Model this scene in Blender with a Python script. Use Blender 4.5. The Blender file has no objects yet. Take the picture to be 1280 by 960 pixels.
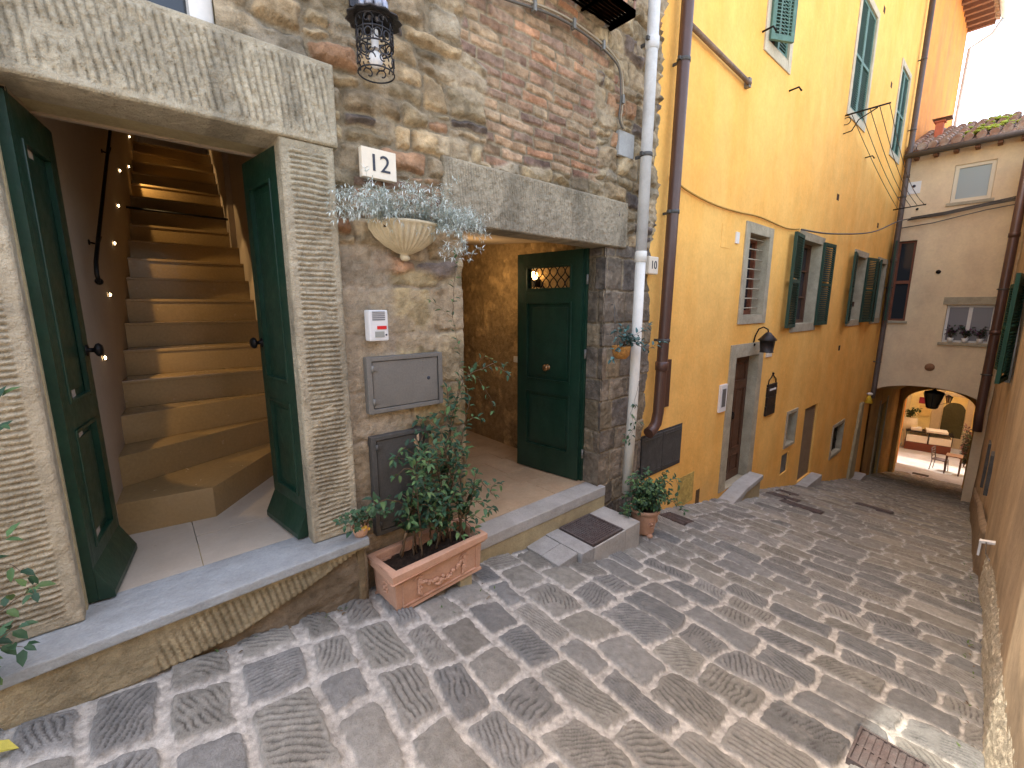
import bpy, bmesh, math, random
import numpy as np
from mathutils import Vector, Matrix
R = math.radians
sc = bpy.context.scene
col = sc.collection
rng = random.Random(7)

# ------------------------------------------------------------------ materials
MATS = {}
def mat(name, base, rough=0.8, var=0.12, scale=6.0, bump=0.15, bscale=40.0, metal=0.0,
        tint=None, tscale=1.2, tamt=0.0, attr=None, zstretch=None, spec=0.3, emit=None, estr=0.0,
        dirt=None, dirtz=None, coords='Object'):
    if name in MATS: return MATS[name]
    m = bpy.data.materials.new(name); m.use_nodes = True
    nt = m.node_tree; N = nt.nodes; L = nt.links
    b = N['Principled BSDF']
    b.inputs['Roughness'].default_value = rough
    b.inputs['Metallic'].default_value = metal
    b.inputs['Specular IOR Level'].default_value = spec
    tc = N.new('ShaderNodeTexCoord'); co = tc.outputs[coords]
    if attr:
        a = N.new('ShaderNodeAttribute'); a.attribute_name = attr; cout = a.outputs['Color']
    else:
        rgb = N.new('ShaderNodeRGB'); rgb.outputs[0].default_value = (*base, 1); cout = rgb.outputs[0]
    def noise(sc_, det=6, rg=0.6, vec=co):
        n = N.new('ShaderNodeTexNoise'); n.inputs['Scale'].default_value = sc_
        n.inputs['Detail'].default_value = det; n.inputs['Roughness'].default_value = rg
        L.new(vec, n.inputs['Vector']); return n.outputs['Fac']
    def ramp(v, lo, hi, a0, a1):
        r = N.new('ShaderNodeMapRange'); r.inputs[1].default_value = lo; r.inputs[2].default_value = hi
        r.inputs[3].default_value = a0; r.inputs[4].default_value = a1; L.new(v, r.inputs[0]); return r.outputs[0]
    if tint and tamt > 0:
        vec = co
        if zstretch:
            mp = N.new('ShaderNodeMapping'); mp.inputs['Scale'].default_value = (1, 1, zstretch); L.new(co, mp.inputs['Vector']); vec = mp.outputs[0]
        f = ramp(noise(tscale, 8, 0.65, vec), 0.42, 0.66, 0, tamt)
        mx = N.new('ShaderNodeMix'); mx.data_type = 'RGBA'; L.new(f, mx.inputs[0]); L.new(cout, mx.inputs[6]); mx.inputs[7].default_value = (*tint, 1)
        cout = mx.outputs[2]
    if dirt:
        sep = N.new('ShaderNodeSeparateXYZ'); L.new(co, sep.inputs[0])
        # height above the sloping street, broken up by noise
        ma = N.new('ShaderNodeMath'); ma.operation = 'MULTIPLY_ADD'; ma.inputs[1].default_value = dirtz[0]; ma.inputs[2].default_value = dirtz[1]; L.new(sep.outputs[0], ma.inputs[0])
        sb = N.new('ShaderNodeMath'); sb.operation = 'SUBTRACT'; L.new(sep.outputs[2], sb.inputs[0]); L.new(ma.outputs[0], sb.inputs[1])
        ad = N.new('ShaderNodeMath'); ad.operation = 'ADD'; L.new(sb.outputs[0], ad.inputs[0]); L.new(ramp(noise(2.5), 0.2, 0.8, -0.45, 0.45), ad.inputs[1])
        f = ramp(ad.outputs[0], 0.0, dirtz[2], dirtz[3], 0)
        mx = N.new('ShaderNodeMix'); mx.data_type = 'RGBA'; L.new(f, mx.inputs[0]); L.new(cout, mx.inputs[6]); mx.inputs[7].default_value = (*dirt, 1)
        cout = mx.outputs[2]
    if var > 0:
        f = ramp(noise(scale), 0.25, 0.75, 1 - var, 1 + var)
        f2 = ramp(noise(scale * 9, 4), 0.25, 0.75, 1 - var * 0.7, 1 + var * 0.7)
        mu = N.new('ShaderNodeMath'); mu.operation = 'MULTIPLY'; L.new(f, mu.inputs[0]); L.new(f2, mu.inputs[1])
        vm = N.new('ShaderNodeVectorMath'); vm.operation = 'SCALE'; L.new(cout, vm.inputs[0]); L.new(mu.outputs[0], vm.inputs['Scale'])
        cout = vm.outputs[0]
        L.new(ramp(noise(scale * 3), 0.2, 0.8, max(0, rough - 0.12), min(1, rough + 0.12)), b.inputs['Roughness'])
    L.new(cout, b.inputs['Base Color'])
    if bump > 0:
        bp = N.new('ShaderNodeBump'); bp.inputs['Strength'].default_value = min(1, bump); bp.inputs['Distance'].default_value = 0.01
        L.new(noise(bscale, 8, 0.62), bp.inputs['Height'])
        bp2 = N.new('ShaderNodeBump'); bp2.inputs['Strength'].default_value = min(1, bump); bp2.inputs['Distance'].default_value = 0.03
        L.new(noise(bscale * 0.15, 4), bp2.inputs['Height']); L.new(bp.outputs[0], bp2.inputs['Normal'])
        L.new(bp2.outputs[0], b.inputs['Normal'])
    if emit:
        b.inputs['Emission Color'].default_value = (*emit, 1); b.inputs['Emission Strength'].default_value = estr
    MATS[name] = m
    return m

def glass(name, base, rough=0.08):
    m = mat(name, base, rough, 0.0, bump=0.0, spec=0.6)
    return m

STONE = mat('rubble_stone', (0.3, 0.25, 0.17), 0.92, 0.3, 22, 0.8, 80, attr='Col', spec=0.15)
STREET = mat('street_stone', (0.2, 0.2, 0.19), 0.8, 0.24, 22, 0.7, 120, attr='Col', spec=0.3)
DRESSED = mat('dressed_stone', (0.36, 0.32, 0.23), 0.92, 0.22, 20, 0.8, 110, attr='Col', spec=0.15)
SLAB = mat('slab_stone', (0.34, 0.37, 0.38), 0.7, 0.14, 9, 0.35, 120, tint=(0.24, 0.25, 0.24), tscale=3, tamt=0.6)
PAVER = mat('entry_floor_stone', (0.5, 0.45, 0.37), 0.35, 0.07, 7, 0.06, 60, tint=(0.42, 0.35, 0.26), tscale=3, tamt=0.5, spec=0.5)
TRAV = mat('travertine', (0.31, 0.215, 0.1), 0.2, 0.14, 6, 0.03, 60, tint=(0.22, 0.145, 0.06), tscale=3.0, tamt=0.6, spec=0.5)
TERRAF = mat('terracotta_floor', (0.52, 0.39, 0.25), 0.4, 0.14, 5, 0.08, 50, tint=(0.42, 0.27, 0.16), tscale=4, tamt=0.6, spec=0.45)
YEL = mat('ochre_plaster', (0.92, 0.53, 0.145), 0.92, 0.09, 3.0, 0.3, 30, tint=(0.84, 0.38, 0.06), tscale=1.3, tamt=0.5, zstretch=0.35,
          dirt=(0.66, 0.42, 0.17), dirtz=(-0.225, -1.5, 0.5, 0.4), spec=0.15)
ORA = mat('orange_plaster', (0.8, 0.33, 0.08), 0.92, 0.12, 2.0, 0.3, 26, tint=(0.62, 0.25, 0.1), tscale=1.5, tamt=0.8, zstretch=0.25, spec=0.15)
TAN = mat('tan_plaster', (0.78, 0.63, 0.4), 0.92, 0.08, 2.5, 0.25, 26, tint=(0.62, 0.46, 0.3), tscale=1.3, tamt=0.6, zstretch=0.6, spec=0.15)
PEACH = mat('peach_plaster', (0.52, 0.39, 0.25), 0.92, 0.12, 2.5, 0.3, 26, tint=(0.33, 0.25, 0.17), tscale=1.6, tamt=0.9, zstretch=0.4, spec=0.15,
            dirt=(0.22, 0.17, 0.12), dirtz=(-0.225, -1.35, 0.5, 0.85))
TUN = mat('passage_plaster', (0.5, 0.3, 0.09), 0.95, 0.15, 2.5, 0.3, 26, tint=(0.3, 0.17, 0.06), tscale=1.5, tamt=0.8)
ROUGH = mat('roughcast', (0.5, 0.44, 0.33), 0.95, 0.3, 30, 1.0, 55, spec=0.15)
INW = mat('inner_plaster', (0.40, 0.33, 0.26), 0.9, 0.05, 3, 0.08, 30, spec=0.1)
GREEN = mat('green_paint', (0.005, 0.032, 0.018), 0.4, 0.25, 5, 0.12, 50, tint=(0.03, 0.058, 0.04), tscale=4, tamt=0.4, zstretch=0.3, spec=0.45)
SHUT = mat('shutter_paint', (0.02, 0.05, 0.032), 0.6, 0.2, 4, 0.1, 60, spec=0.3)
SHUTP = mat('pale_shutter_paint', (0.1, 0.19, 0.15), 0.65, 0.25, 4, 0.1, 60, spec=0.3)
SHUTB = mat('bright_shutter_paint', (0.01, 0.055, 0.032), 0.55, 0.2, 4, 0.1, 60)
SURR = mat('grey_surround', (0.42, 0.37, 0.26), 0.92, 0.18, 6, 0.35, 60, tint=(0.3, 0.27, 0.19), tscale=4, tamt=0.7, spec=0.15)
IRON = mat('black_iron', (0.015, 0.014, 0.013), 0.5, 0.2, 20, 0.2, 80, metal=0.6)
BROWNP = mat('brown_pipe', (0.085, 0.042, 0.03), 0.38, 0.12, 8, 0.03, 50, spec=0.5)
WHITEP = mat('white_pipe', (0.62, 0.64, 0.64), 0.45, 0.08, 8, 0.05, 50, tint=(0.4, 0.4, 0.38), tscale=3, tamt=0.6)
CREAMP = mat('cream_pipe', (0.7, 0.68, 0.6), 0.4, 0.06, 8, 0.05, 50)
TERRA = mat('terracotta', (0.55, 0.325, 0.215), 0.85, 0.12, 9, 0.25, 90, tint=(0.62, 0.4, 0.28), tscale=6, tamt=0.5, spec=0.2)
SOIL = mat('soil', (0.035, 0.022, 0.014), 0.95, 0.5, 40, 1.0, 60)
MARB = mat('plate_marble', (0.74, 0.66, 0.52), 0.4, 0.05, 8, 0.03, 50)
INK = mat('dark_lettering', (0.04, 0.045, 0.06), 0.6, 0, bump=0)
METG = mat('grey_metal', (0.2, 0.195, 0.175), 0.55, 0.18, 10, 0.15, 60, metal=0.3, tint=(0.15, 0.145, 0.13), tscale=5, tamt=0.6)
METD = mat('dark_metal', (0.085, 0.083, 0.077), 0.55, 0.25, 10, 0.2, 60, metal=0.3)
WOOD = mat('brown_wood', (0.11, 0.05, 0.025), 0.5, 0.25, 5, 0.12, 40, spec=0.4)
WOODR = mat('red_wood', (0.2, 0.07, 0.035), 0.55, 0.2, 6, 0.1, 40)
GLASSD = glass('window_glass', (0.03, 0.035, 0.04))
GLASSG = glass('frosted_glass', (0.3, 0.34, 0.32), 0.25)
GLASSB = glass('sky_glass', (0.2, 0.24, 0.3), 0.05)
WHITE = mat('white_paint', (0.75, 0.73, 0.68), 0.5, 0.05, 6, 0.05, 50)
CONC = mat('cement', (0.42, 0.41, 0.38), 0.9, 0.12, 9, 0.4, 90, tint=(0.3, 0.29, 0.25), tscale=3, tamt=0.6)
CEMY = mat('ochre_cement', (0.42, 0.35, 0.2), 0.92, 0.15, 9, 0.4, 90, tint=(0.3, 0.25, 0.15), tscale=3, tamt=0.6)
RUST = mat('cast_iron', (0.11, 0.085, 0.08), 0.6, 0.25, 20, 0.4, 90, metal=0.3, tint=(0.14, 0.14, 0.14), tscale=8, tamt=0.6)
TILE = mat('roof_tile', (0.32, 0.19, 0.13), 0.9, 0.35, 7, 0.4, 60, tint=(0.42, 0.38, 0.33), tscale=5, tamt=0.9)
MOSS = mat('moss', (0.3, 0.38, 0.05), 0.95, 0.3, 20, 0.8, 60)
BULB = mat('bulb_glass', (0.8, 0.8, 0.8), 0.3, 0, bump=0)
BARK = mat('stem_bark', (0.12, 0.08, 0.045), 0.85, 0.25, 30, 0.2, 90)
CANE = mat('cane', (0.4, 0.27, 0.16), 0.7, 0.15, 20, 0.1, 90)
CABLE = mat('grey_cable', (0.1, 0.09, 0.075), 0.6, 0.1, 8, 0.02, 50)
CABLEY = mat('painted_cable', (0.42, 0.24, 0.05), 0.7, 0.1, 8, 0.02, 50)
LEDM = mat('led_lens', (1, 0.9, 0.7), 0.3, 0, bump=0, emit=(1.0, 0.72, 0.38), estr=30)
LAMPM = mat('lit_bulb', (1, 0.8, 0.5), 0.3, 0, bump=0, emit=(1.0, 0.62, 0.25), estr=14)

def leafmat(name, c, rough=0.45):
    m = mat(name, c, rough, 0.18, 30, 0.0, attr='Col', spec=0.25)
    b = m.node_tree.nodes['Principled BSDF']
    return m
LEAF = leafmat('leaf', (0.05, 0.1, 0.04), 0.55)
SILV = leafmat('silver_leaf', (0.5, 0.55, 0.5), 0.8)

# ------------------------------------------------------------------ object helpers
def put(o, name, m=None, parent=None):
    o.name = name; col.objects.link(o)
    if m is not None and o.type == 'MESH' and not o.data.materials: o.data.materials.append(m)
    if parent is not None: o.parent = parent
    return o
def tag(o, label=None, cat=None, group=None, kind=None):
    if label: o['label'] = label
    if cat: o['category'] = cat
    if group: o['group'] = group
    if kind: o['kind'] = kind
    return o
def thing(name, label, cat, loc=(0, 0, 0), rz=0, group=None):
    o = bpy.data.objects.new(name, None); col.objects.link(o)
    o.location = loc; o.rotation_euler.z = rz; o.empty_display_size = 0.1
    return tag(o, label, cat, group)
def children(o): return [c for c in bpy.data.objects if c.parent == o]
def copy_tree(o, parent=None):
    c = o.copy(); col.objects.link(c); c.parent = parent
    for ch in children(o): copy_tree(ch, c)
    return c

class MB:
    def __init__(s): s.v = []; s.f = []; s.mi = []; s.sm = []; s.col = None
    def add(s, vs, fs, smooth=False):
        n = len(s.v); s.v += [tuple(p) for p in vs]; s.f += [tuple(i + n for i in f) for f in fs]; s.sm += [smooth] * len(fs)
        return s
    def box(s, x0, x1, y0, y1, z0, z1):
        if x0 > x1: x0, x1 = x1, x0
        if y0 > y1: y0, y1 = y1, y0
        if z0 > z1: z0, z1 = z1, z0
        v = [(x, y, z) for x in (x0, x1) for y in (y0, y1) for z in (z0, z1)]
        return s.add(v, [(0, 1, 3, 2), (4, 6, 7, 5), (0, 4, 5, 1), (2, 3, 7, 6), (0, 2, 6, 4), (1, 5, 7, 3)])
    def hexa(s, b, t):   # bottom 4 pts ccw, top 4 pts
        return s.add(list(b) + list(t), [(3, 2, 1, 0), (4, 5, 6, 7), (0, 1, 5, 4), (1, 2, 6, 5), (2, 3, 7, 6), (3, 0, 4, 7)])
    def prism(s, poly, axis, a, b):   # poly 2-D, extruded along axis from a to b
        def P(p, t):
            return {'x': (t, p[0], p[1]), 'y': (p[0], t, p[1]), 'z': (p[0], p[1], t)}[axis]
        n = len(poly); v = [P(p, a) for p in poly] + [P(p, b) for p in poly]
        return s.add(v, [tuple(range(n))[::-1], tuple(range(n, 2 * n))] + [(i, (i + 1) % n, n + (i + 1) % n, n + i) for i in range(n)])
    def tube(s, pts, r, seg=8, cap=True):
        pts = [Vector(p) for p in pts]; n = len(pts); rs = r if isinstance(r, (list, tuple)) else [r] * n
        vs = []; up = None
        for i, p in enumerate(pts):
            d = (pts[min(i + 1, n - 1)] - pts[max(i - 1, 0)]).normalized()
            if up is None:
                up = Vector((0, 0, 1)) if abs(d.z) < 0.9 else Vector((1, 0, 0))
            a = d.cross(up); 
            if a.length < 1e-4: a = d.cross(Vector((0.3, 1, 0.2)))
            a.normalize(); b = a.cross(d).normalized(); up = b
            for k in range(seg):
                t = 2 * math.pi * k / seg; vs.append(p + (a * math.cos(t) + b * math.sin(t)) * rs[i])
        fs = [(i * seg + k, i * seg + (k + 1) % seg, (i + 1) * seg + (k + 1) % seg, (i + 1) * seg + k) for i in range(n - 1) for k in range(seg)]
        s.add(vs, fs, True)
        if cap:
            m = len(s.v) - len(vs)
            s.f += [tuple(m + k for k in range(seg))[::-1], tuple(m + (n - 1) * seg + k for k in range(seg))]; s.sm += [False, False]
        return s
    def lathe(s, prof, c=(0, 0, 0), seg=24, rx=1.0, ry=1.0, a0=0, a1=2 * math.pi, fn=None):
        full = abs(a1 - a0 - 2 * math.pi) < 1e-6; k = seg if full else seg + 1
        vs = []
        for (r, z) in prof:
            for i in range(k):
                t = a0 + (a1 - a0) * i / seg; rr = r * (fn(t, z) if fn else 1)
                vs.append((c[0] + rr * math.cos(t) * rx, c[1] + rr * math.sin(t) * ry, c[2] + z))
        fs = []
        for j in range(len(prof) - 1):
            for i in range(seg):
                fs.append((j * k + i, j * k + (i + 1) % k, (j + 1) * k + (i + 1) % k, (j + 1) * k + i))
        return s.add(vs, fs, True)
    def ball(s, c, r, seg=10, rings=6, sq=(1, 1, 1)):
        vs = []; fs = []
        for j in range(rings + 1):
            ph = math.pi * j / rings
            for i in range(seg):
                t = 2 * math.pi * i / seg
                vs.append((c[0] + r * sq[0] * math.sin(ph) * math.cos(t), c[1] + r * sq[1] * math.sin(ph) * math.sin(t), c[2] + r * sq[2] * math.cos(ph)))
        for j in range(rings):
            for i in range(seg): fs.append((j * seg + i, (j + 1) * seg + i, (j + 1) * seg + (i + 1) % seg, j * seg + (i + 1) % seg))
        return s.add(vs, fs, True)
    def xf(s, M, start=0):
        s.v = s.v[:start] + [tuple(M @ Vector(p)) for p in s.v[start:]]; return s
    def mesh(s, name, bevel=0):
        me = bpy.data.meshes.new(name); me.from_pydata(s.v, [], s.f)
        me.polygons.foreach_set('use_smooth', s.sm)
        bm = bmesh.new(); bm.from_mesh(me)
        if bevel:
            bmesh.ops.remove_doubles(bm, verts=bm.verts, dist=1e-5)
            es = [e for e in bm.edges if len(e.link_faces) == 2 and e.calc_face_angle(0) > 0.6 and not (e.link_faces[0].smooth and e.link_faces[1].smooth)]
            bmesh.ops.bevel(bm, geom=es, offset=bevel, segments=2, affect='EDGES', profile=0.6, clamp_overlap=True)
        bmesh.ops.recalc_face_normals(bm, faces=bm.faces)
        bm.to_mesh(me); bm.free(); me.update()
        return me
    def build(s, name, m, parent=None, bevel=0):
        me = s.mesh(name, bevel); me.materials.append(m)
        return put(bpy.data.objects.new(name, me), name, None, parent)

def join_name(o, *a): return o

# ------------------------------------------------------------------ numpy noise
def _lat(seed, n=256):
    r = np.random.RandomState(seed); return r.rand(n, n)
_L = {}
def vnoise(x, y, seed=0):
    if seed not in _L: _L[seed] = _lat(seed)
    g = _L[seed]; xi = np.floor(x).astype(int); yi = np.floor(y).astype(int); fx = x - xi; fy = y - yi
    fx = fx * fx * (3 - 2 * fx); fy = fy * fy * (3 - 2 * fy)
    a = g[xi % 256, yi % 256]; b = g[(xi + 1) % 256, yi % 256]; c = g[xi % 256, (yi + 1) % 256]; d = g[(xi + 1) % 256, (yi + 1) % 256]
    return (a * (1 - fx) + b * fx) * (1 - fy) + (c * (1 - fx) + d * fx) * fy * 1.0
def fbm(x, y, seed=0, o=4):
    s = 0; a = 0.5; t = 0
    for i in range(o): s = s + a * vnoise(x * 2 ** i + 17.3 * i, y * 2 ** i + 5.1 * i, seed + i); t += a; a *= 0.5
    return s / t
def sstep(a, b, x):
    t = np.clip((x - a) / (b - a), 0, 1); return t * t * (3 - 2 * t)

class Cells:
    """courses of irregular blocks: rows along v, blocks along u"""
    def __init__(s, u0, u1, v0, v1, rowh, colw, seed, split=0.0):
        r = random.Random(seed); s.rows = [v0]; s.cols = []
        while s.rows[-1] < v1: s.rows.append(s.rows[-1] + r.uniform(*rowh))
        for k in range(len(s.rows) - 1):
            c = [u0 - r.uniform(0, colw[1])]
            while c[-1] < u1: c.append(c[-1] + r.uniform(*colw) * (0.8 if r.random() < 0.2 else 1))
            s.cols.append(np.array(c))
        s.rows = np.array(s.rows); s.seed = seed; s.split = split
        s.off = np.cumsum([0] + [len(c) for c in s.cols]); s.n = int(s.off[-1]) * 2
    def ev(s, U, V, rad):
        ri = np.clip(np.searchsorted(s.rows, V, side='right') - 1, 0, len(s.rows) - 2)
        d = np.zeros_like(U); cid = np.zeros(U.shape, int); lu = np.zeros_like(U); lv = np.zeros_like(U); rr = np.random.RandomState(s.seed + 5).rand(s.n)
        for k in range(len(s.rows) - 1):
            m = ri == k
            if not m.any(): continue
            c = s.cols[k]; u = U[m]; v = V[m]; ci = np.clip(np.searchsorted(c, u, side='right') - 1, 0, len(c) - 2)
            a, b = c[ci], c[ci + 1]; v0 = np.full_like(u, s.rows[k]); v1 = np.full_like(u, s.rows[k + 1]); idd = (s.off[k] + ci) * 2
            if s.split > 0:
                sp = rr[idd] < s.split; mid = v0 + (v1 - v0) * (0.35 + 0.3 * rr[idd + 1])
                up = sp & (v > mid); lo = sp & ~(v > mid)
                v0 = np.where(up, mid, v0); v1 = np.where(lo, mid, v1); idd = idd + up
            du = np.minimum(u - a, b - u); dv = np.minimum(v - v0, v1 - v)
            rc = np.minimum(rad, 0.45 * np.minimum(b - a, v1 - v0))
            dd = np.where((du < rc) & (dv < rc), rc - np.hypot(rc - du, rc - dv), np.minimum(du, dv))
            d[m] = dd; cid[m] = idd; lu[m] = u - (a + b) / 2; lv[m] = v - (v0 + v1) / 2
        return d, cid, lu, lv

def grid_obj(name, P, colr, keep, m, parent=None, kind=None):
    """P (n,m,3) points, colr (n,m,3), keep (n-1,m-1) mask"""
    me = grid_mesh(name, [(P, colr, keep)]); me.materials.append(m)
    return put(bpy.data.objects.new(name, me), name, None, parent)
def grid_mesh(name, parts):
    V = []; F = []; Cc = []; n0 = 0
    for P, c, keep in parts:
        n, m = P.shape[:2]; idx = np.arange(n * m).reshape(n, m)
        f = np.stack([idx[:-1, :-1], idx[1:, :-1], idx[1:, 1:], idx[:-1, 1:]], -1)
        if keep is not None: f = f[keep]
        f = f.reshape(-1, 4)
        used = np.zeros(n * m, bool); used[f.ravel()] = True; rem = np.cumsum(used) - 1
        V.append(P.reshape(-1, 3)[used]); Cc.append(c.reshape(-1, 3)[used]); F.append(rem[f] + n0); n0 += used.sum()
    V = np.concatenate(V); F = np.concatenate(F); Cc = np.concatenate(Cc)
    me = bpy.data.meshes.new(name)
    me.vertices.add(len(V)); me.vertices.foreach_set('co', V.astype(np.float32).ravel())
    me.loops.add(F.size); me.loops.foreach_set('vertex_index', F.astype(np.int32).ravel())
    me.polygons.add(len(F)); me.polygons.foreach_set('loop_start', np.arange(0, F.size, 4, dtype=np.int32)); me.polygons.foreach_set('loop_total', np.full(len(F), 4, np.int32))
    me.polygons.foreach_set('use_smooth', np.ones(len(F), bool))
    at = me.color_attributes.new('Col', 'FLOAT_COLOR', 'POINT')
    at.data.foreach_set('color', np.concatenate([np.clip(Cc, 0, 1), np.ones((len(Cc), 1))], 1).astype(np.float32).ravel())
    me.update(); me.validate()
    return me

# ------------------------------------------------------------------ terrain
D = 2.5
GX = [-8, -.6, .94, 4.5, 6.13, 8.1, 14.7, 20.9, 24, 32, 60]
GZ = [-0.6, -1.56, -1.79, -2.42, -2.76, -3.17, -4.74, -6.12, -6.3, -6.75, -8]
_gx = np.linspace(-8, 60, 6801)
_k = np.exp(-np.linspace(-2, 2, 101) ** 2); _k /= _k.sum()
_gz = np.convolve(np.pad(np.interp(_gx, GX, GZ), 50, mode='edge'), _k, 'valid')
def g(x): return np.interp(x, _gx, _gz)
def yr(x): return -0.27 + 0.031 * x          # the right-hand walls' line
# ================================================================== STREET
pal_st = np.array([(0.205, 0.21, 0.2), (0.18, 0.185, 0.178), (0.24, 0.238, 0.215), (0.2, 0.197, 0.175), (0.165, 0.173, 0.17), (0.215, 0.213, 0.188)])
COVERS = {'corner': (2.2, 2.5, .0, .25), 'red': (4.35, 4.6, 2.14, 2.44), 'a': (8.2, 8.45, 2.12, 2.42), 'b': (7.65, 7.9, 1.95, 2.4), 'c': (7.3, 7.55, 1.55, 2.1), 'd': (9.4, 9.65, 1.0, 1.5)}
cells = Cells(-1.5, 3.4, -2.0, 22.5, (0.195, 0.285), (0.26, 0.46), 11)
def street_patch(x0, x1, y0, y1, step, fine=True):
    xs = np.linspace(x0, x1, int((x1 - x0) / step) + 1); ys = np.linspace(y0, y1, int((y1 - y0) / step) + 1)
    X, Y = np.meshgrid(xs, ys, indexing='ij')
    wx = (fbm(X * 2.2, Y * 2.2, 3, 2) - .5) * 0.11 + (fbm(X * 14, Y * 14, 8, 3) - .5) * 0.026
    wy = (fbm(X * 2.2 + 40, Y * 2.2, 13, 2) - .5) * 0.13 + (fbm(X * 14 + 9, Y * 14, 18, 3) - .5) * 0.03
    d, cid, lu, lv = cells.ev(Y + wy, X + wx, 0.045)
    rs = np.random.RandomState(4); N = cells.n
    r1, r2, r3, r4, r5 = (rs.rand(N)[cid] for _ in range(5))
    mw = 0.003 + 0.018 * fbm(X * 3, Y * 3, 30, 2) + 0.007 * sstep(2.6, 0.5, X)
    mw = mw * (1 - 0.35 * sstep(3, 9, X))
    d = d - 0.008 * sstep(.55, .8, fbm(X * 28, Y * 28, 33, 3))
    e = sstep(mw, mw + 0.008, d)               # 0 in the joint, 1 on the stone
    h = 0.018 * e * (0.7 + 0.5 * r2) + 0.008 * sstep(mw, mw + 0.07, d) + (lu * (r3 - .5) + lv * (r4 - .5)) * 0.08 * e
    h += (fbm(X * 25, Y * 25, 50, 4) - .5) * 0.008 + (fbm(X * 6, Y * 6, 55, 3) - .5) * 0.014 * e
    ang = (r1 - .5) * 1.9 + np.where(r5 > .5, 0.6, -0.6)
    wv = lu * np.sin(ang) + lv * np.cos(ang) + (fbm(X * 7, Y * 7, 60, 2) - .5) * 0.012
    per = 0.021 + 0.010 * r3
    gr = np.clip(np.sin(wv / per * 2 * np.pi) * 2.2 - 0.9, 0, 1) * sstep(mw + 0.012, mw + 0.04, d) * (r2 > 0.28) * sstep(.3, .5, fbm(X * 12, Y * 12, 66, 2) + 0.25 * r4)
    if fine: h -= gr * 0.0095
    base = pal_st[(r5 * 5.999).astype(int)] * (0.86 + 0.34 * r4)[..., None] * 1.02
    warm = sstep(3, 9, X)[..., None]
    base = base * (1 - warm) + base * np.array([1.05, 0.96, 0.84]) * warm
    mort = np.stack([0.46 + 0 * X, 0.45 + 0 * X, 0.41 + 0 * X], -1) * (0.5 + 0.95 * fbm(X * 45, Y * 45, 70, 3))[..., None] * (1 - 0.25 * warm)
    pale = sstep(0.5, .7, fbm(X * 2.6, Y * 2.6, 75, 4))[..., None] * 0.3 * sstep(1.7, 2.3, Y)[..., None]
    c = mort * (1 - e[..., None]) + base * e[..., None]
    c = c * (1 - pale) + np.array([0.38, 0.38, 0.35]) * pale
    c = c * (1 - 0.5 * gr[..., None]) * (0.84 + 0.32 * fbm(X * 7, Y * 7, 80, 4))[..., None]
    smear = sstep(.6, .74, fbm(X * 12, Y * 12, 88, 4))[..., None] * 0.14
    c = c * (1 - smear) + mort * smear
    for q in COVERS.values():
        mm = (X > q[0] - .012) & (X < q[1] + .012) & (Y > q[2] - .012) & (Y < q[3] + .012); h = np.where(mm, -0.004, h)
    Z = g(X) + h
    # slight gutter sag in the middle of the lane
    Z = Z - 0.03 * np.exp(-((Y - 1.0) / 0.7) ** 2)
    return np.stack([X, Y, Z], -1), c, None
parts = [street_patch(-1.2, 4.4, -0.35, 2.75, 0.0065), street_patch(4.4, 9.5, -0.3, 2.75, 0.012), street_patch(9.5, 21.3, -0.3, 2.75, 0.03)]
me = grid_mesh('street', parts); me.materials.append(STREET)
street = tag(put(bpy.data.objects.new('street', me), 'street'), 'steep lane paved in grey stone blocks with pale mortar joints', kind='structure')
b = MB()
xs = np.concatenate([np.linspace(-8, 60, 137)])
v = []; 
for x in xs:
    v += [(x, -14, g(x) - 0.06), (x, 14, g(x) - 0.06)]
b.add(v, [(2 * i, 2 * i + 2, 2 * i + 3, 2 * i + 1) for i in range(len(xs) - 1)])
b.add([(-200, -200, -9), (300, -200, -9), (300, 200, -9), (-200, 200, -9)], [(0, 1, 2, 3)])
tag(b.build('ground', CONC), kind='structure')
PZ = mat('piazza_paving', (0.4, 0.4, 0.42), 0.8, 0.2, 1.6, 0.3, 10, tint=(0.33, 0.31, 0.28), tscale=1.0, tamt=0.7)
b = MB(); v = []
xs = np.linspace(21.2, 31, 30)
for x in xs: v += [(x, -9, g(x) + 0.004), (x, 9, g(x) + 0.004)]
b.add(v, [(2 * i, 2 * i + 2, 2 * i + 3, 2 * i + 1) for i in range(len(xs) - 1)])
tag(b.build('piazza', PZ), 'sunlit square of pale flagstones beyond the archway', kind='structure')

# ================================================================== STONE HOUSE
house = thing('stone_house', 'rubble stone and brick house with two green double doors at the left', 'house', (0, 0, 0))
rub = Cells(-1.2, 4.3, -2.6, 4.0, (0.10, 0.2), (0.14, 0.36), 21, 0.25)
brk = Cells(-1.2, 4.3, -2.6, 4.0, (0.062, 0.078), (0.19, 0.3), 22)
blk = Cells(-1.2, 4.3, -2.6, 4.0, (0.26, 0.4), (0.28, 0.5), 23)
quo = Cells(2.9, 4.3, -2.6, 4.0, (0.2, 0.34), (0.22, 0.34), 24)
pr = np.array([(0.36, 0.30, 0.2), (0.32, 0.275, 0.19), (0.29, 0.26, 0.2), (0.34, 0.285, 0.2), (0.15, 0.13, 0.12), (0.24, 0.2, 0.14), (0.38, 0.3, 0.19), (0.33, 0.28, 0.19), (.3, .24, .16), (.35, .29, .19), (0.38, 0.24, 0.15)])
pb = np.array([(0.25, 0.17, 0.13), (0.27, 0.19, 0.145), (0.34, 0.25, 0.17), (0.31, 0.2, 0.14), (0.2, 0.14, 0.115), (0.36, 0.28, 0.19), (0.29, 0.17, 0.125), (0.36, 0.26, 0.18), (0.33, 0.24, 0.16), (0.36, .25, .16), (.3, .2, .14), (.25, .18, .14), (0.33, 0.24, 0.16), (0.42, 0.24, 0.15)])
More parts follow.
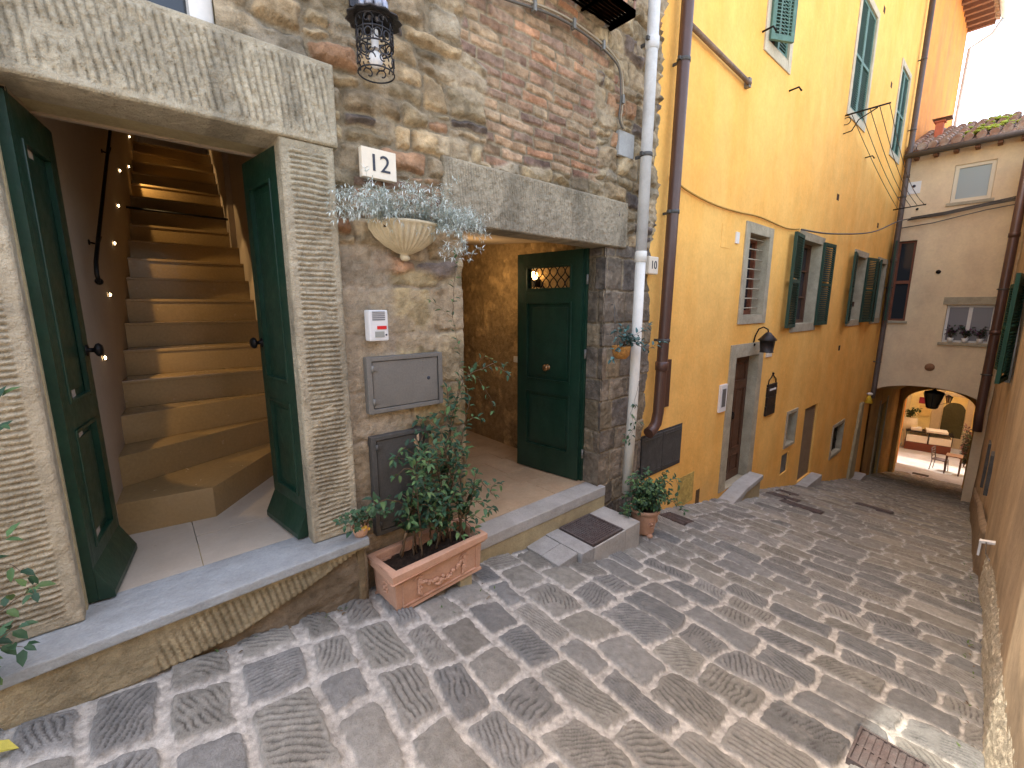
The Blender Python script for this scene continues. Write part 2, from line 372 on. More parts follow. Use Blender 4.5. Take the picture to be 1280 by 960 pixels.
pk = np.array([(0.32, 0.26, 0.15), (0.36, 0.3, 0.18), (0.28, 0.24, 0.16), (0.33, 0.26, 0.17)])
pq = np.array([(0.2, 0.18, 0.155), (0.23, 0.2, 0.16), (0.17, 0.155, 0.14), (0.27, 0.23, 0.165)])
def masonry(X, Z, quoins=True, inner=False):
    """height and colour of the masonry at (x, z)"""
    wx = (fbm(X * 3, Z * 3, 101, 3) - .5) * 0.16; wz = (fbm(X * 3 + 50, Z * 3, 105, 3) - .5) * 0.13
    fx = (fbm(X * 18, Z * 18, 109, 3) - .5) * 0.022; fz = (fbm(X * 18 + 9, Z * 18, 112, 3) - .5) * 0.022
    out = []
    for C_, pal, rad, mw, hh, wsc, sd in ((rub, pr, 0.035, 0.006, 0.034, 1.0, 1), (brk, pb, 0.012, 0.0045, 0.014, 0.28, 2), (blk, pk, 0.05, 0.006, 0.016, 0.6, 3), (quo, pq, 0.02, 0.005, 0.012, 0.15, 4)):
        d, cid, lu, lv = C_.ev(X + wx * wsc + fx, Z + wz * wsc + fz * (.5 if C_ is brk else 1), rad)
        rs = np.random.RandomState(sd + 300); r1, r2, r3, r4 = (rs.rand(C_.n)[cid] for _ in range(4))
        e = sstep(mw, mw + 0.007, d)
        h = hh * (0.55 + 0.8 * r2) * sstep(mw * .5, mw + hh * 1.1, d) ** 0.7 + (lu * (r3 - .5) + lv * (r4 - .5)) * 0.14 * e * (hh / 0.03)
        h = h + (fbm(X * 12 + r1 * 40, Z * 12, 120, 5) - .5) * hh * 1.35 * e
        c = pal[(r1 * (len(pal) - 0.001)).astype(int)] * (0.8 + 0.4 * r4)[..., None]
        mott = sstep(.35, .7, fbm(X * 11 + r2 * 30, Z * 11, 130, 4))[..., None]
        c = c * (0.76 + 0.42 * mott)
        out.append((h, c, e))
    wob = (fbm(X * 2.5, Z * 2.5, 140, 3) - .5) * 0.5
    zt = Z - 0.05 * (X - 1.9)
    if inner:
        mb = np.zeros_like(X); mk = mb; mq = mb
    else:
        mb = sstep(-.02, .02, np.minimum(np.minimum(X - 1.95 + wob * .8, 3.05 - X + wob * .5), np.minimum(zt - 0.98 + wob * .3, 2.12 - zt + wob * .4)))
        few = sstep(.60, .615, fbm(X * 1.6 + 3, Z * 2.2, 146, 2)) * (X > 1.0) * (X < 3.4) * (Z > 0.5) * (Z < 2.6)
        mb = np.maximum(mb, few)
        mk = sstep(-.02, .02, np.minimum(1.8 - X, 0.22 + wob * .5 - Z)) * (X > 0.8)
        mq = sstep(-.004, .004, np.minimum(X - 3.17, 0.56 - Z))
    w = [np.clip(1 - mb - mk - mq, 0, 1), mb * (1 - mk) * (1 - mq), mk * (1 - mq), mq]
    h = sum(a[0] * b_ for a, b_ in zip(out, w)); e = sum(a[2] * b_ for a, b_ in zip(out, w)); c = sum(a[1] * b_[..., None] for a, b_ in zip(out, w))
    lay = fbm(X * 5, Z * 5, 150, 4)                # mortar flung over part of the stones
    cover = sstep(.58, .68, lay) * (1 - 0.7 * mb) * (1 - mq * .8)
    render = sstep(-.03, .05, np.minimum(1.22 - X + wob * .35, 0.35 - Z)) if not inner else 0 * X
    cover = np.maximum(cover, render * 0.96)
    e = e * (1 - cover * 0.8); h = h * (1 - cover * 0.6) + cover * 0.008
    mort = np.stack([0.37 + 0 * X, 0.318 + 0 * X, 0.23 + 0 * X], -1) * (0.68 + 0.55 * fbm(X * 13, Z * 13, 160, 4))[..., None]
    mort = mort * (1 - render[..., None]) + mort * np.array([0.98, 1.0, 1.08]) * render[..., None]
    c = mort * (1 - e[..., None]) + c * e[..., None]
    crevice_shade = sstep(.010, 0.0, h) * (1 - cover); c = c * (1 - 0.3 * crevice_shade[..., None]); c = c * np.array([1.06, 1.0, .92])  # low joints between stones darkened in the colour as crevice shadow
    c = c * (0.8 + 0.4 * fbm(X * 1.6, Z * 1.6, 170, 4))[..., None]
    dk = sstep(.5, .75, fbm(X * 2, Z * 5, 177, 4))[..., None] * 0.25
    c = c * (1 - dk)
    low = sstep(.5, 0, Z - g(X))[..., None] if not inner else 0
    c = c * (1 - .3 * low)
    h = h + (fbm(X * 30, Z * 30, 180, 3) - .5) * 0.008
    return h, c

st = 0.0062
xs = np.arange(-1.3, 4.10, st); zs = np.arange(-2.5, 3.75, st)
X, Z = np.meshgrid(xs, zs, indexing='ij')
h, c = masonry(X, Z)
P = np.stack([X, 2.515 - h, Z], -1)
# ragged right-hand edge where the stone meets the ochre plaster
edge = 4.0 + (fbm(Z * 5, Z * 0 + 1, 190, 3) - .5) * 0.16
xc = (X[:-1, :-1] + X[1:, 1:]) / 2; zc = (Z[:-1, :-1] + Z[1:, 1:]) / 2; ec = (edge[:-1, :-1] + edge[1:, 1:]) / 2
keep = (xc < ec) & ~((xc < 0.88) & (zc < 1.2)) & ~((xc > 1.71) & (xc < 3.26) & (zc < 0.6)) & ~((xc > -0.6) & (xc < 0.42) & (zc > 1.2) & (zc < 2.6))
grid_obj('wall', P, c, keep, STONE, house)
# body of the wall behind the facing, so that no light leaks in
b = MB()
b.box(-1.6, -0.31, 2.545, 2.9, -2.5, 3.8); b.box(-0.31, 0.63, 2.545, 2.9, 0.83, 1.19); b.box(0.42, 4.02, 2.56, 2.8, 1.19, 3.8)
b.box(0.63, 1.7, 2.56, 2.9, -2.5, 1.19); b.box(1.7, 3.22, 2.56, 2.8, 0.56, 1.19); b.box(3.3, 4.02, 2.62, 2.9, -2.8, 1.19); b.box(-0.6, 0.42, 2.56, 2.8, 2.6, 3.8)
b.box(1.7, 3.3, 2.56, 2.9, -2.6, -1.78); b.box(-0.31, 0.63, 2.56, 2.9, -2.3, -1.34)
b.build('wall_core', CEMY, house)
# rendered walls and unseen roof behind, its eave placed to shape the sun patch
b = MB()
b.box(-1.6, 4.02, 2.6, 8.9, 3.8, 3.86)
b.add([(-1.9, 2.26, 3.78), (4.05, 2.26, 3.78), (4.05, 9.0, 5.5), (-1.9, 9.0, 5.5), (-1.9, 2.26, 3.84), (4.05, 2.26, 3.84), (4.05, 9.0, 5.56), (-1.9, 9.0, 5.56)],
      [(3, 2, 1, 0), (4, 5, 6, 7), (0, 1, 5, 4), (1, 2, 6, 5), (2, 3, 7, 6), (3, 0, 4, 7)])
b.build('roof', TILE, house)

def tooled(name, x0, x1, z0, z1, yf, depth, direction, margin, seed, colr, parent, amp=0.0065, per=0.0255, stepg=0.0048, topf=None, side=True, y1=None):
    """a dressed stone with chisel work on its front face; direction 'h' or 'v' strokes"""
    nx = int((x1 - x0) / stepg) + 1; nz = int((z1 - z0) / stepg) + 1
    X, Z = np.meshgrid(np.linspace(x0, x1, nx), np.linspace(z0, z1, nz), indexing='ij')
    de = np.minimum(np.minimum(X - x0, x1 - X), np.minimum(Z - z0, z1 - Z))
    wob = (fbm(X * 6, Z * 6, seed, 3) - .5) * 0.02
    if direction == 'h': ph = (Z + wob) / per
    else: ph = (X + wob + Z * 0.12) / per
    s_ = np.sin(ph * 2 * np.pi + (fbm(X * 3, Z * 3, seed + 3, 2) - .5) * (1.6 if direction == 'h' else 3.5))
    brk_ = fbm(X * (9 if direction == 'h' else 45), Z * (35 if direction == 'h' else 16), seed + 5, 3) + (0.12 if direction == 'h' else 0)
    gro = np.clip(s_ * 1.3 - (.1 if direction == 'h' else .5), -0.6, 1) * sstep(margin, margin + 0.012, de) * sstep(.3, .5, brk_)
    h = -amp * gro - 0.012 * sstep(0.010, 0, de) ** 2 + (fbm(X * 22, Z * 22, seed + 9, 4) - .5) * 0.008 + (fbm(X * 75, Z * (55 if direction == 'v' else 75), seed + 19, 2) - .5) * 0.010 * sstep(margin, margin + 0.012, de)
    c = np.array(colr) * (0.75 + 0.5 * fbm(X * 4, Z * 4, seed + 11, 5))[..., None] * (1 - 0.30 * np.clip(gro, 0, 1))[..., None]
    c = c * (1 - 0.3 * sstep(.52, .7, fbm(X * 7, Z * 2, seed + 15, 4))[..., None])
    yy = yf if y1 is None else yf + (y1 - yf) * (X - x0) / (x1 - x0)
    P = np.stack([X, yy - h, Z], -1)
    parts = [(P, c, None)]
    def strip(e, ce):
        k = 8; Q = np.repeat(e[:, None, :], k, 1).copy(); t = np.linspace(0, 1, k)[None, :]
        Q[..., 1] = Q[..., 1] + depth * t; CC = np.repeat(ce[:, None, :], k, 1) * (0.85 + .3 * fbm(Q[..., 0] * 12 + Q[..., 1] * 9, Q[..., 2] * 12, seed + 21, 3))[..., None]
        return Q, CC, None
    for e, ce in ((P[0], c[0]), (P[-1], c[-1]), (P[:, 0], c[:, 0]), (P[:, -1], c[:, -1])): parts.append(strip(e, ce))
    me = grid_mesh(name, parts); me.materials.append(DRESSED)
    return put(bpy.data.objects.new(name, me), name, None, parent)
cj = (0.43, 0.375, 0.265)
tooled('jamb', 0.625, 0.885, -1.335, 0.815, 2.455, 0.25, 'h', 0.035, 201, cj, house)
tooled('jamb', -1.25, -0.315, -1.335, 0.80, 2.455, 0.25, 'h', 0.045, 211, cj, house)
tooled('lintel', -1.25, 0.905, 0.815, 1.205, 2.44, 0.25, 'v', 0.03, 221, (0.40, 0.355, 0.26), house, per=0.03, amp=.008)
tooled('lintel', 1.56, 3.52, 0.53, 0.925, 2.465, 0.2, 'v', 0.012, 231, (0.33, 0.285, 0.205), house, amp=0.005, per=0.021)
# right-hand reveal of the second doorway
ys = np.arange(2.5, 2.76, 0.0075); zs2 = np.arange(-1.8, 0.53, 0.0075)
Yg, Zg = np.meshgrid(ys, zs2, indexing='ij')
h, c = masonry(Yg + 1.2, Zg); h2, c2 = masonry(Yg * 0 + 3.27, Zg)
P = np.stack([3.265 - h + 0.012 - 0 * Yg, Yg, Zg], -1)
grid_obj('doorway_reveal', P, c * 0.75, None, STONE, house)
# sills of the two doorways
def slab(name, pts, z0, z1, m, parent, bevel=0.008):
    b = MB(); b.prism(pts, 'z', z0, z1); return b.build(name, m, parent, bevel)
slab('threshold', [(-1.3, 2.21), (0.895, 2.325), (0.895, 2.62), (-1.3, 2.62)], -1.385, -1.335, SLAB, house)
slab('threshold', [(1.70, 2.455), (3.33, 2.455), (3.33, 2.66), (1.70, 2.66)], -1.84, -1.745, CONC, house)
b = MB(); b.hexa([(1.70, 2.462, -2.4), (3.33, 2.462, -2.6), (3.33, 2.62, -2.6), (1.70, 2.62, -2.4)], [(1.70, 2.462, -1.843), (3.33, 2.462, -1.843), (3.33, 2.62, -1.843), (1.70, 2.62, -1.843)])
b.build('riser', CEMY, house)
# plinth course under the first threshold: tooled stone above, rough footing below
nx, nz = 360, 80
X, T = np.meshgrid(np.linspace(-1.3, 0.9, nx), np.linspace(0, 1, nz), indexing='ij')
zb = -2.05; Z = -1.387 + (zb + 1.387) * T
cut = -1.50 - 0.045 * np.clip(X + .6, 0, 3) + (fbm(X * 4, X * 0, 240, 3) - .5) * 0.03
cut = np.where(X > 0.0, -1.62 + .2 * np.clip(X / .85, 0, 1) ** 1.6, -1.62) + (fbm(X * 4, X * 0, 240, 3) - .5) * 0.03
up = sstep(-.008, .008, Z - cut)
gro = np.clip(np.sin((X + Z * .2) / 0.03 * 2 * np.pi) * 1.4, 0, 1) * sstep(.35, .5, fbm(X * 3, Z * 3, 244, 2)) * up * sstep(.0, .02, -1.405 - Z) * (X > -0.1)
yb = 2.245 + (2.355 - 2.245) * (X + 1.3) / 2.2
rgh = fbm(X * 5, Z * 7, 250, 4)
Y = yb + gro * 0.006 + (1 - up) * (0.045 + 0.05 * (rgh - .5)) + (fbm(X * 20, Z * 20, 255, 3) - .5) * .01
c = up[..., None] * np.array((0.38, 0.32, 0.2)) + (1 - up[..., None]) * np.array((0.21, 0.165, 0.11))
c = c * (0.65 + 0.6 * fbm(X * 6, Z * 6, 260, 4))[..., None] * (1 - .35 * gro[..., None])
grid_obj('plinth', np.stack([X, Y, Z], -1), c, None, STONE, house)
b = MB(); b.box(0.84, 0.885, 2.39, 2.6, -2.1, -1.39); b.build('plinth_end', mat('footing_stone', (.2, .155, .09), .95, .3, 7, .6, 50), house, .01)
# window over the first doorway
win = MB().box(-0.6, 0.42, 2.62, 2.66, 1.20, 2.6)
wf = MB()
for x0, x1, z0, z1 in ((0.33, 0.42, 1.205, 2.6), (-0.6, -0.5, 1.205, 2.6), (-0.6, 0.42, 2.5, 2.6), (-0.09, -0.05, 1.205, 2.6)): wf.box(x0, x1, 2.54, 2.62, z0, z1)
wf = wf.build('window', WHITE, house, 0.006); wf['label'] = 'white framed window above the tooled lintel'
win.build('pane', GLASSD, wf); MB().box(-.6, .42, 2.66, 2.7, 1.2, 2.6).build('window_back', WOOD, wf)

# ---------------------------------------------------------------- stair hall
def sx(y): return -0.2 + 0.09 * (y - 3.4)
b = MB()
def hall_wall(xf0, xf1, y0, y1, z0, z1, t):
    b.hexa([(xf0, y0, z0), (xf1, y1, z0), (xf1 + t, y1, z0), (xf0 + t, y0, z0)], [(xf0, y0, z1), (xf1, y1, z1), (xf1 + t, y1, z1), (xf0 + t, y0, z1)])
hall_wall(sx(2.6), sx(9.6), 2.6, 9.6, -1.5, 3.7, -0.15)
b.build('stair_wall', INW, house)
b = MB()
hall_wall(0.66, 0.80, 2.9, 3.3, -1.5, 3.7, 0.15); hall_wall(0.80, sx(6.1) + 0.96, 3.3, 6.1, -1.5, 3.7, 0.15)
hall_wall(sx(6.1) + 0.90, sx(9.5) + 0.90, 6.1, 9.5, 0.6, 3.7, 0.15)
b.build('stair_wall', INW, house)
b = MB(); b.box(-0.6, 1.8, 9.5, 9.6, -1.5, 3.7); b.box(-0.6, 1.9, 2.75, 9.6, 3.6, 3.7); b.box(-.5, .9, 2.9, 2.93, .82, 3.7)
b.build('stair_ceiling', INW, house)
# floor slabs of the hall
b = MB(); b.box(-0.32, 0.12, 2.62, 4.2, -1.36, -1.3365); b.box(0.124, 0.9, 2.62, 3.0, -1.36, -1.3365); b.box(0.124, 0.9, 3.004, 4.2, -1.36, -1.3365)
b.build('hall_floor', PAVER, house, 0.0015)
stair = MB()
zt = -1.337 + 0.2
w = 0.96
stair.prism([(-0.3, 3.30), (0.25, 3.22), (0.86, 3.95), (0.86, 4.3), (-.3, 4.3)], 'z', -1.36, zt + 0.0)
stair.prism([(-0.3, 3.53), (0.86, 4.08), (0.9, 4.6), (-0.3, 4.6)], 'z', zt, zt + .2)
stair.prism([(-0.3, 3.88), (0.9, 4.13), (0.9, 4.9), (-0.3, 4.9)], 'z', zt + .2, zt + .4)
ys_ = [4.2 + 0.3 * k for k in range(15)]
for k, y in enumerate(ys_):
    z0 = zt + 0.2 * (k + 2); x0 = sx(y) - 0.1; x1 = sx(y) + w + .1
    if k >= 7: x1 = sx(y) + 0.9
    stair.prism([(x0, y), (x1, y), (x1 + .05, y + 0.6), (x0 + 0.05, y + 0.6)], 'z', z0, z0 + .2)
    stair.prism([(x0, y - .012), (x1, y - .012), (x1, y + 0.1), (x0, y + 0.1)], 'z', z0 + .178, z0 + .202)
stair.build('staircase', TRAV, house, 0.003)
MB().tube([(sx(6.25), 6.25, 1.02), (sx(6.25) + .98, 6.22, 1.0)], 0.012, 8).build('dark_bar', IRON, house)  # thin black bar along the dark line across the landing
# handrail
hr = thing('handrail', 'thin black iron handrail on the plaster wall of the staircase', 'handrail', (sx(3.8), 3.8, 0.2))
o = Vector(hr.location)
def hp(y, z, off=0.06): return Vector((sx(y) + off, y, z)) - o
b = MB(); b.tube([hp(3.46, 0.13), hp(3.43, 0.18), hp(3.47, 0.25), hp(3.62, 0.36), hp(4.4, 0.91), hp(5.0, 1.33), hp(6.5, 2.37), hp(8.3, 3.5)], .011, 8); b.ball(hp(3.465, 0.14), .02, 8, 6); b.build('rail', IRON, hr)
for y in (3.78, 5.0, 6.3, 7.8):
    z = 0.45 + (y - 3.8) * 0.69
    b = MB(); b.tube([hp(y, z - 0.01), hp(y, z - 0.06, 0.045), hp(y, z - 0.05, 0.0)], 0.007, 6); b.ball(hp(y, z - 0.05, 0.003), 0.018, 8, 5, (.4, 1, 1)); b.build('bracket', IRON, hr)
# little wall lights up the stairs
ledp = [(-0.18, 3.62, -0.31), (-0.13, 4.2, 0.08), (-0.07, 4.85, 0.5), (-0.01, 5.49, 0.9), (0.04, 6.05, 1.33), (0.13, 7.1, 1.62), (0.19, 7.8, 2.15), (0.25, 8.4, 2.62)]
txt = ['lowest', 'second lowest', 'third from the bottom', 'fourth from the bottom', 'fifth from the bottom', 'third from the top', 'second from the top', 'topmost']
led0 = thing('stair_light', 'x', 'light', ledp[0], 0, 'small round lights up the staircase wall')
b = MB(); b.lathe([(0.0, .004), (.018, .004), (.02, 0), (.02, -.004)], seg=14); b.xf(Matrix.Rotation(R(90), 4, 'Y')); b.build('rim', METG, led0)
b = MB(); b.ball((0.006, 0, 0), 0.011, 10, 6, (.7, 1, 1)); b.build('lens', LEDM, led0)
for i, p in enumerate(ledp):
    l = led0 if i == 0 else copy_tree(led0)
    l.location = (sx(p[1]) + 0.004, p[1], p[2]); l['label'] = 'small round warm light on the staircase wall, ' + txt[i]
    ld = bpy.data.lights.new('stair_lamp', 'SPOT'); ld.energy = 8.5 if i < 5 else 11.0; ld.color = (1.0, 0.66, 0.3); ld.shadow_soft_size = 0.008; ld.spot_size = R(70); ld.spot_blend = 0.2
    lo = bpy.data.objects.new('stair_lamp', ld); col.objects.link(lo); lo.location = (0.03, 0, 0); lo.parent = l
    lo.rotation_euler = Vector((1, 0.1, -1.0)).to_track_quat('-Z', 'Y').to_euler()

# ---------------------------------------------------------------- doors
def door_leaf(w, h, t, panels, kick=0.0, faces=(1, -1), hole=None):
    """x along the width, y thickness (centred), z up. panels = [(x0,x1,z0,z1)]"""
    b = MB(); c = t * 0.28
    xs = sorted({0, w, *[p[0] for p in panels], *[p[1] for p in panels]}); zs = sorted({0, h, *[p[2] for p in panels], *[p[3] for p in panels]})
    allp = panels
    for i in range(len(xs) - 1):
        for j in range(len(zs) - 1):
            x0, x1, z0, z1 = xs[i], xs[i + 1], zs[j], zs[j + 1]; cx, cz = (x0 + x1) / 2, (z0 + z1) / 2
            inp = [p for p in allp if p[0] < cx < p[1] and p[2] < cz < p[3]]
            if not inp: b.box(x0, x1, -t / 2, t / 2, z0, z1)
            elif inp[0] != hole: b.box(x0, x1, -c / 2, c / 2, z0, z1)
    b2 = MB()
    for p in allp:
        x0, x1, z0, z1 = p
        for sgn in faces:
            y0, y1 = (c / 2, t / 2 + 0.006) if sgn > 0 else (-t / 2 - 0.006, -c / 2)
            if p == hole: y0, y1 = (t / 2 - .01, t / 2 + .006) if sgn > 0 else (-t / 2 - .006, -t / 2 + .01)
            m_ = 0.016
            for a in ((x0, x0 + m_, z0, z1), (x1 - m_, x1, z0, z1), (x0 + m_, x1 - m_, z0, z0 + m_), (x0 + m_, x1 - m_, z1 - m_, z1)): b2.box(a[0], a[1], y0, y1, a[2], a[3])
            if p != hole:
                q = 0.05; yy = (0, c / 2 + 0.007) if sgn > 0 else (-c / 2 - 0.007, 0)
                b2.box(x0 + q, x1 - q, yy[0], yy[1], z0 + q, z1 - q)
    return b, b2
def place_leaf(parts_, name, m, hinge, free, z, parent, label=None, kickside=0):
    dx, dy = free[0] - hinge[0], free[1] - hinge[1]; a = math.atan2(dy, dx)
    Mx = Matrix.Translation((hinge[0], hinge[1], z)) @ Matrix.Rotation(a, 4, 'Z')
    b, b2 = parts_
    body = b.xf(Mx).build(name, m, parent, 0.0)
    b2.xf(Mx).build('moulding', m, body, 0.004)
    if label: body['label'] = label
    return body, Mx
dark = GREEN
pn = [(0.09, 0.39, 0.22, 0.78), (0.09, 0.39, 0.90, 1.98)]
L1, ML = place_leaf(door_leaf(0.475, 2.12, 0.05, pn), 'door', GREEN, (-0.30, 2.58), (-0.222, 3.045), -1.325, house, 'left green leaf of the doorway to the stairs')
b = MB(); b.prism([(-0.025, 0.0), (-0.085, 0.0), (-0.085, 0.03), (-0.025, 0.16)], 'x', 0.0, 0.475); b.xf(ML).build('kick_board', GREEN, L1, 0.003)
L2, MR = place_leaf(door_leaf(0.46, 2.12, 0.05, pn), 'door', GREEN, (0.65, 2.56), (0.58, 3.03), -1.325, house, 'right green leaf of the doorway to the stairs')
b = MB(); b.prism([(0.025, 0.0), (0.085, 0.0), (0.085, 0.03), (0.025, 0.16)], 'x', 0.0, 0.46); b.xf(MR).build('kick_board', GREEN, L2, 0.003)
def knob(b, r=0.03):
    b.lathe([(0.0, 0.06), (r * .7, 0.058), (r, 0.045), (r * .9, 0.035), (r * .35, 0.025), (r * .3, 0.006), (r * .8, 0.004), (r * .85, 0)], seg=18)
b = MB(); knob(b, .034); b.xf(ML @ Matrix.Translation((0.435, -0.028, 1.11)) @ Matrix.Rotation(R(90), 4, 'X')); b.build('knob', IRON, L1)
b = MB(); knob(b, .034); b.xf(MR @ Matrix.Translation((0.42, 0.028, 1.11)) @ Matrix.Rotation(R(-90), 4, 'X')); b.build('knob', IRON, L2)
b = MB()
b.box(-0.31, -0.27, 2.60, 2.64, -1.33, 0.815); b.box(0.63, 0.66, 2.60, 2.64, -1.33, 0.815); b.build('door_frame', GREEN, house, 0.004)
# second doorway
hole = (0.12, 0.66, 1.90, 2.13)
pn2 = [(0.11, 0.67, 0.26, 0.86), (0.11, 0.67, 0.98, 1.78), hole]
L3, M3 = place_leaf(door_leaf(0.78, 2.26, 0.055, pn2, hole=hole), 'door', GREEN, (3.225, 2.72), (3.10, 3.50), -1.735, house, 'open green leaf with an iron grille in the second doorway')
b = MB(); knob(b, .036); b.xf(M3 @ Matrix.Translation((0.39, 0.014, 1.12)) @ Matrix.Rotation(R(-90), 4, 'X')); b.build('knob', mat('brass', (0.3, 0.17, 0.08), 0.35, 0.1, 9, 0, metal=0.8), L3)
b = MB()
for k in range(6):
    x = 0.12 + 0.54 * (k + .5) / 6
    for sg in (1, -1):
        b.tube([(x + sg * 0.043 * math.sin(t * math.pi * 2.0), 0, 1.90 + 0.23 * t) for t in np.linspace(0, 1, 13)], 0.0055, 6)
b.xf(M3).build('grille', IRON, L3)
b = MB(); b.box(3.235, 3.262, 2.69, 2.75, -1.74, 0.53); b.build('door_frame', GREEN, house, .004)
for z in (-1.45, -0.45, 0.25): MB().tube([(3.232, 2.683, z - .045), (3.232, 2.683, z + .045)], 0.011, 8).build('hinge', METG, L3)
L4, M4 = place_leaf(door_leaf(0.78, 2.26, 0.055, pn2[:2] ), 'door', GREEN, (1.76, 2.72), (1.68, 3.48), -1.735, house, 'leaf folded back out of sight inside the second doorway')
# entrance hall behind the second doorway
ysg = np.arange(2.78, 6.2, 0.012); zsg = np.arange(-1.8, 1.3, 0.012)
Yg, Zg = np.meshgrid(ysg, zsg, indexing='ij')
h, c = masonry(Yg * 1.35 + 0.3, Zg * 1.2, inner=True)
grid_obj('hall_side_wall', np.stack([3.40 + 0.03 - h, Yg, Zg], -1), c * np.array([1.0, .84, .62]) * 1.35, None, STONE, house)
xsg = np.arange(1.2, 3.45, 0.014); Xg, Zg = np.meshgrid(xsg, zsg, indexing='ij'); h, c = masonry(Xg * 1.3, Zg * 1.2, inner=True)
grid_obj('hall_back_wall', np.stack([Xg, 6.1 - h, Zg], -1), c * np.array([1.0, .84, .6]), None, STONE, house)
b = MB(); b.box(1.2, 1.5, 2.7, 6.3, -2.0, 1.4); b.box(3.44, 3.6, 2.7, 6.3, -2.0, 1.4); b.box(1.2, 3.6, 6.12, 6.3, -2, 1.4); b.build('hall_wall_core', INW, house)
b = MB(); b.hexa([(1.2, 2.7, 0.62), (3.5, 2.7, 0.62), (3.5, 6.2, 0.9), (1.2, 6.2, 0.9)], [(1.2, 2.7, 1.4), (3.5, 2.7, 1.4), (3.5, 6.2, 1.4), (1.2, 6.2, 1.4)]); b.build('hall_ceiling', INW, house)
b = MB(); r = random.Random(5)
y = 2.66
while y < 6.1:
    dy = r.choice((0.27, 0.4)); x = 1.4 - r.random() * .3
    while x < 3.45:
        dx = r.choice((0.3, 0.42, 0.55)); b.box(max(x, 1.4), min(x + dx - .004, 3.45), y, min(y + dy - .004, 6.12), -1.78, -1.7465 + r.uniform(0, .0012)); x += dx
    y += dy
b.build('hall_floor', TERRAF, house, 0.0015)
MB().box(1.4, 3.45, 2.6, 6.12, -1.9, -1.751).build('hall_floor_bed', CONC, house)
# lit wall lamp of the entrance hall, seen through the grille
hl = thing('hall_lamp', 'lit warm wall lamp inside the entrance hall, seen through the door grille', 'lamp', (3.34, 3.52, 0.33))
MB().ball((0, 0, 0), 0.045, 12, 8).build('bulb', LAMPM, hl)
MB().box(0.0, 0.07, -0.03, 0.03, -0.12, -0.04).build('base', IRON, hl)
ld = bpy.data.lights.new('hall_light', 'POINT'); ld.energy = 10; ld.color = (1, 0.66, 0.32); ld.shadow_soft_size = 0.05
lo = bpy.data.objects.new('hall_light', ld); col.objects.link(lo); lo.parent = hl; lo.location = (-0.55, 0.5, 0)
sw = thing('light_switch', 'small white switch plate on the inner stone wall', 'switch', (3.375, 3.85, -0.62))
MB().box(0, 0.02, -.05, .05, -.035, .035).build('plate', WHITE, sw, .003); MB().box(-0.005, 0.0, -.018, .018, -.022, .022).build('rocker', WHITE, sw, .001)
# ================================================================== OCHRE HOUSE
yh = thing('ochre_house', 'tall ochre yellow plastered house with green louvred shutters along the lane', 'house', (0, 0, 0))
def wall_holes(b, x0, x1, z0, z1, holes, y, th, sub=None):
    """front skin with openings and their reveals; returns nothing"""
    xs = sorted({x0, x1, *[h[0] for h in holes], *[h[1] for h in holes]}); zs = sorted({z0, z1, *[h[2] for h in holes], *[h[3] for h in holes]})
    for i in range(len(xs) - 1):
        for j in range(len(zs) - 1):
            cx, cz = (xs[i] + xs[i + 1]) / 2, (zs[j] + zs[j + 1]) / 2
            if any(h[0] < cx < h[1] and h[2] < cz < h[3] for h in holes): continue
            b.add([(xs[i], y, zs[j]), (xs[i + 1], y, zs[j]), (xs[i + 1], y, zs[j + 1]), (xs[i], y, zs[j + 1])], [(0, 1, 2, 3)])
    for h in holes:
        a, c, d, e = h[:4]
        b.add([(a, y, d), (c, y, d), (c, y, e), (a, y, e), (a, y + th, d), (c, y + th, d), (c, y + th, e), (a, y + th, e)],
              [(0, 4, 5, 1), (1, 5, 6, 2), (2, 6, 7, 3), (3, 7, 4, 0)])
Y0 = 2.53
# name: x0,x1,z0,z1
W_bar = (6.36, 7.06, -0.12, 0.98); W1 = (8.45, 9.55, -0.30, 1.10); W2 = (12.0, 13.0, -0.30, 1.10); W3 = (14.3, 15.2, -0.30, 1.1)
DOOR = (6.28, 7.08, -2.66, -0.70)
W5 = (8.76, 9.23, -2.52, -1.92); W6 = (8.70, 9.08, -3.08, -2.69); LV = (9.78, 10.62, -3.52, -1.98); W7 = (12.1, 12.98, -3.5, -2.8)
U1 = (6.38, 7.08, 3.26, 4.9); U2 = (10.15, 11.25, 3.52, 5.35); U3 = (13.85, 14.8, 3.62, 5.4); U0 = (3.2, 3.3, 6, 6.1)
TD = (17.2, 18.2, -5.55, -3.0); VT = (4.03, 4.90, -1.87, -1.42); SM = (14.9, 15.4, -4.25, -3.7)
holes = [W_bar, W1, W2, W3, DOOR, W5, W6, LV, W7, U1, U2, U3]
b = MB(); wall_holes(b, 3.86, 15.76, -5.6, 8.5, holes, Y0, 0.24)
b.build('wall', YEL, yh)
b = MB(); b.box(3.86, 4.2, 2.8, 9, -3.2, 8.5); b.box(3.86, 15.7, 2.86, 3.0, -5.6, 8.5); b.box(15.5, 15.7, 2.6, 9, -5.6, 8.5)
b.add([(3.86, Y0, 3.7), (3.86, 9, 3.7), (3.86, 9, 8.5), (3.86, Y0, 8.5)], [(0, 3, 2, 1)])
b.build('wall_core', ORA, yh)
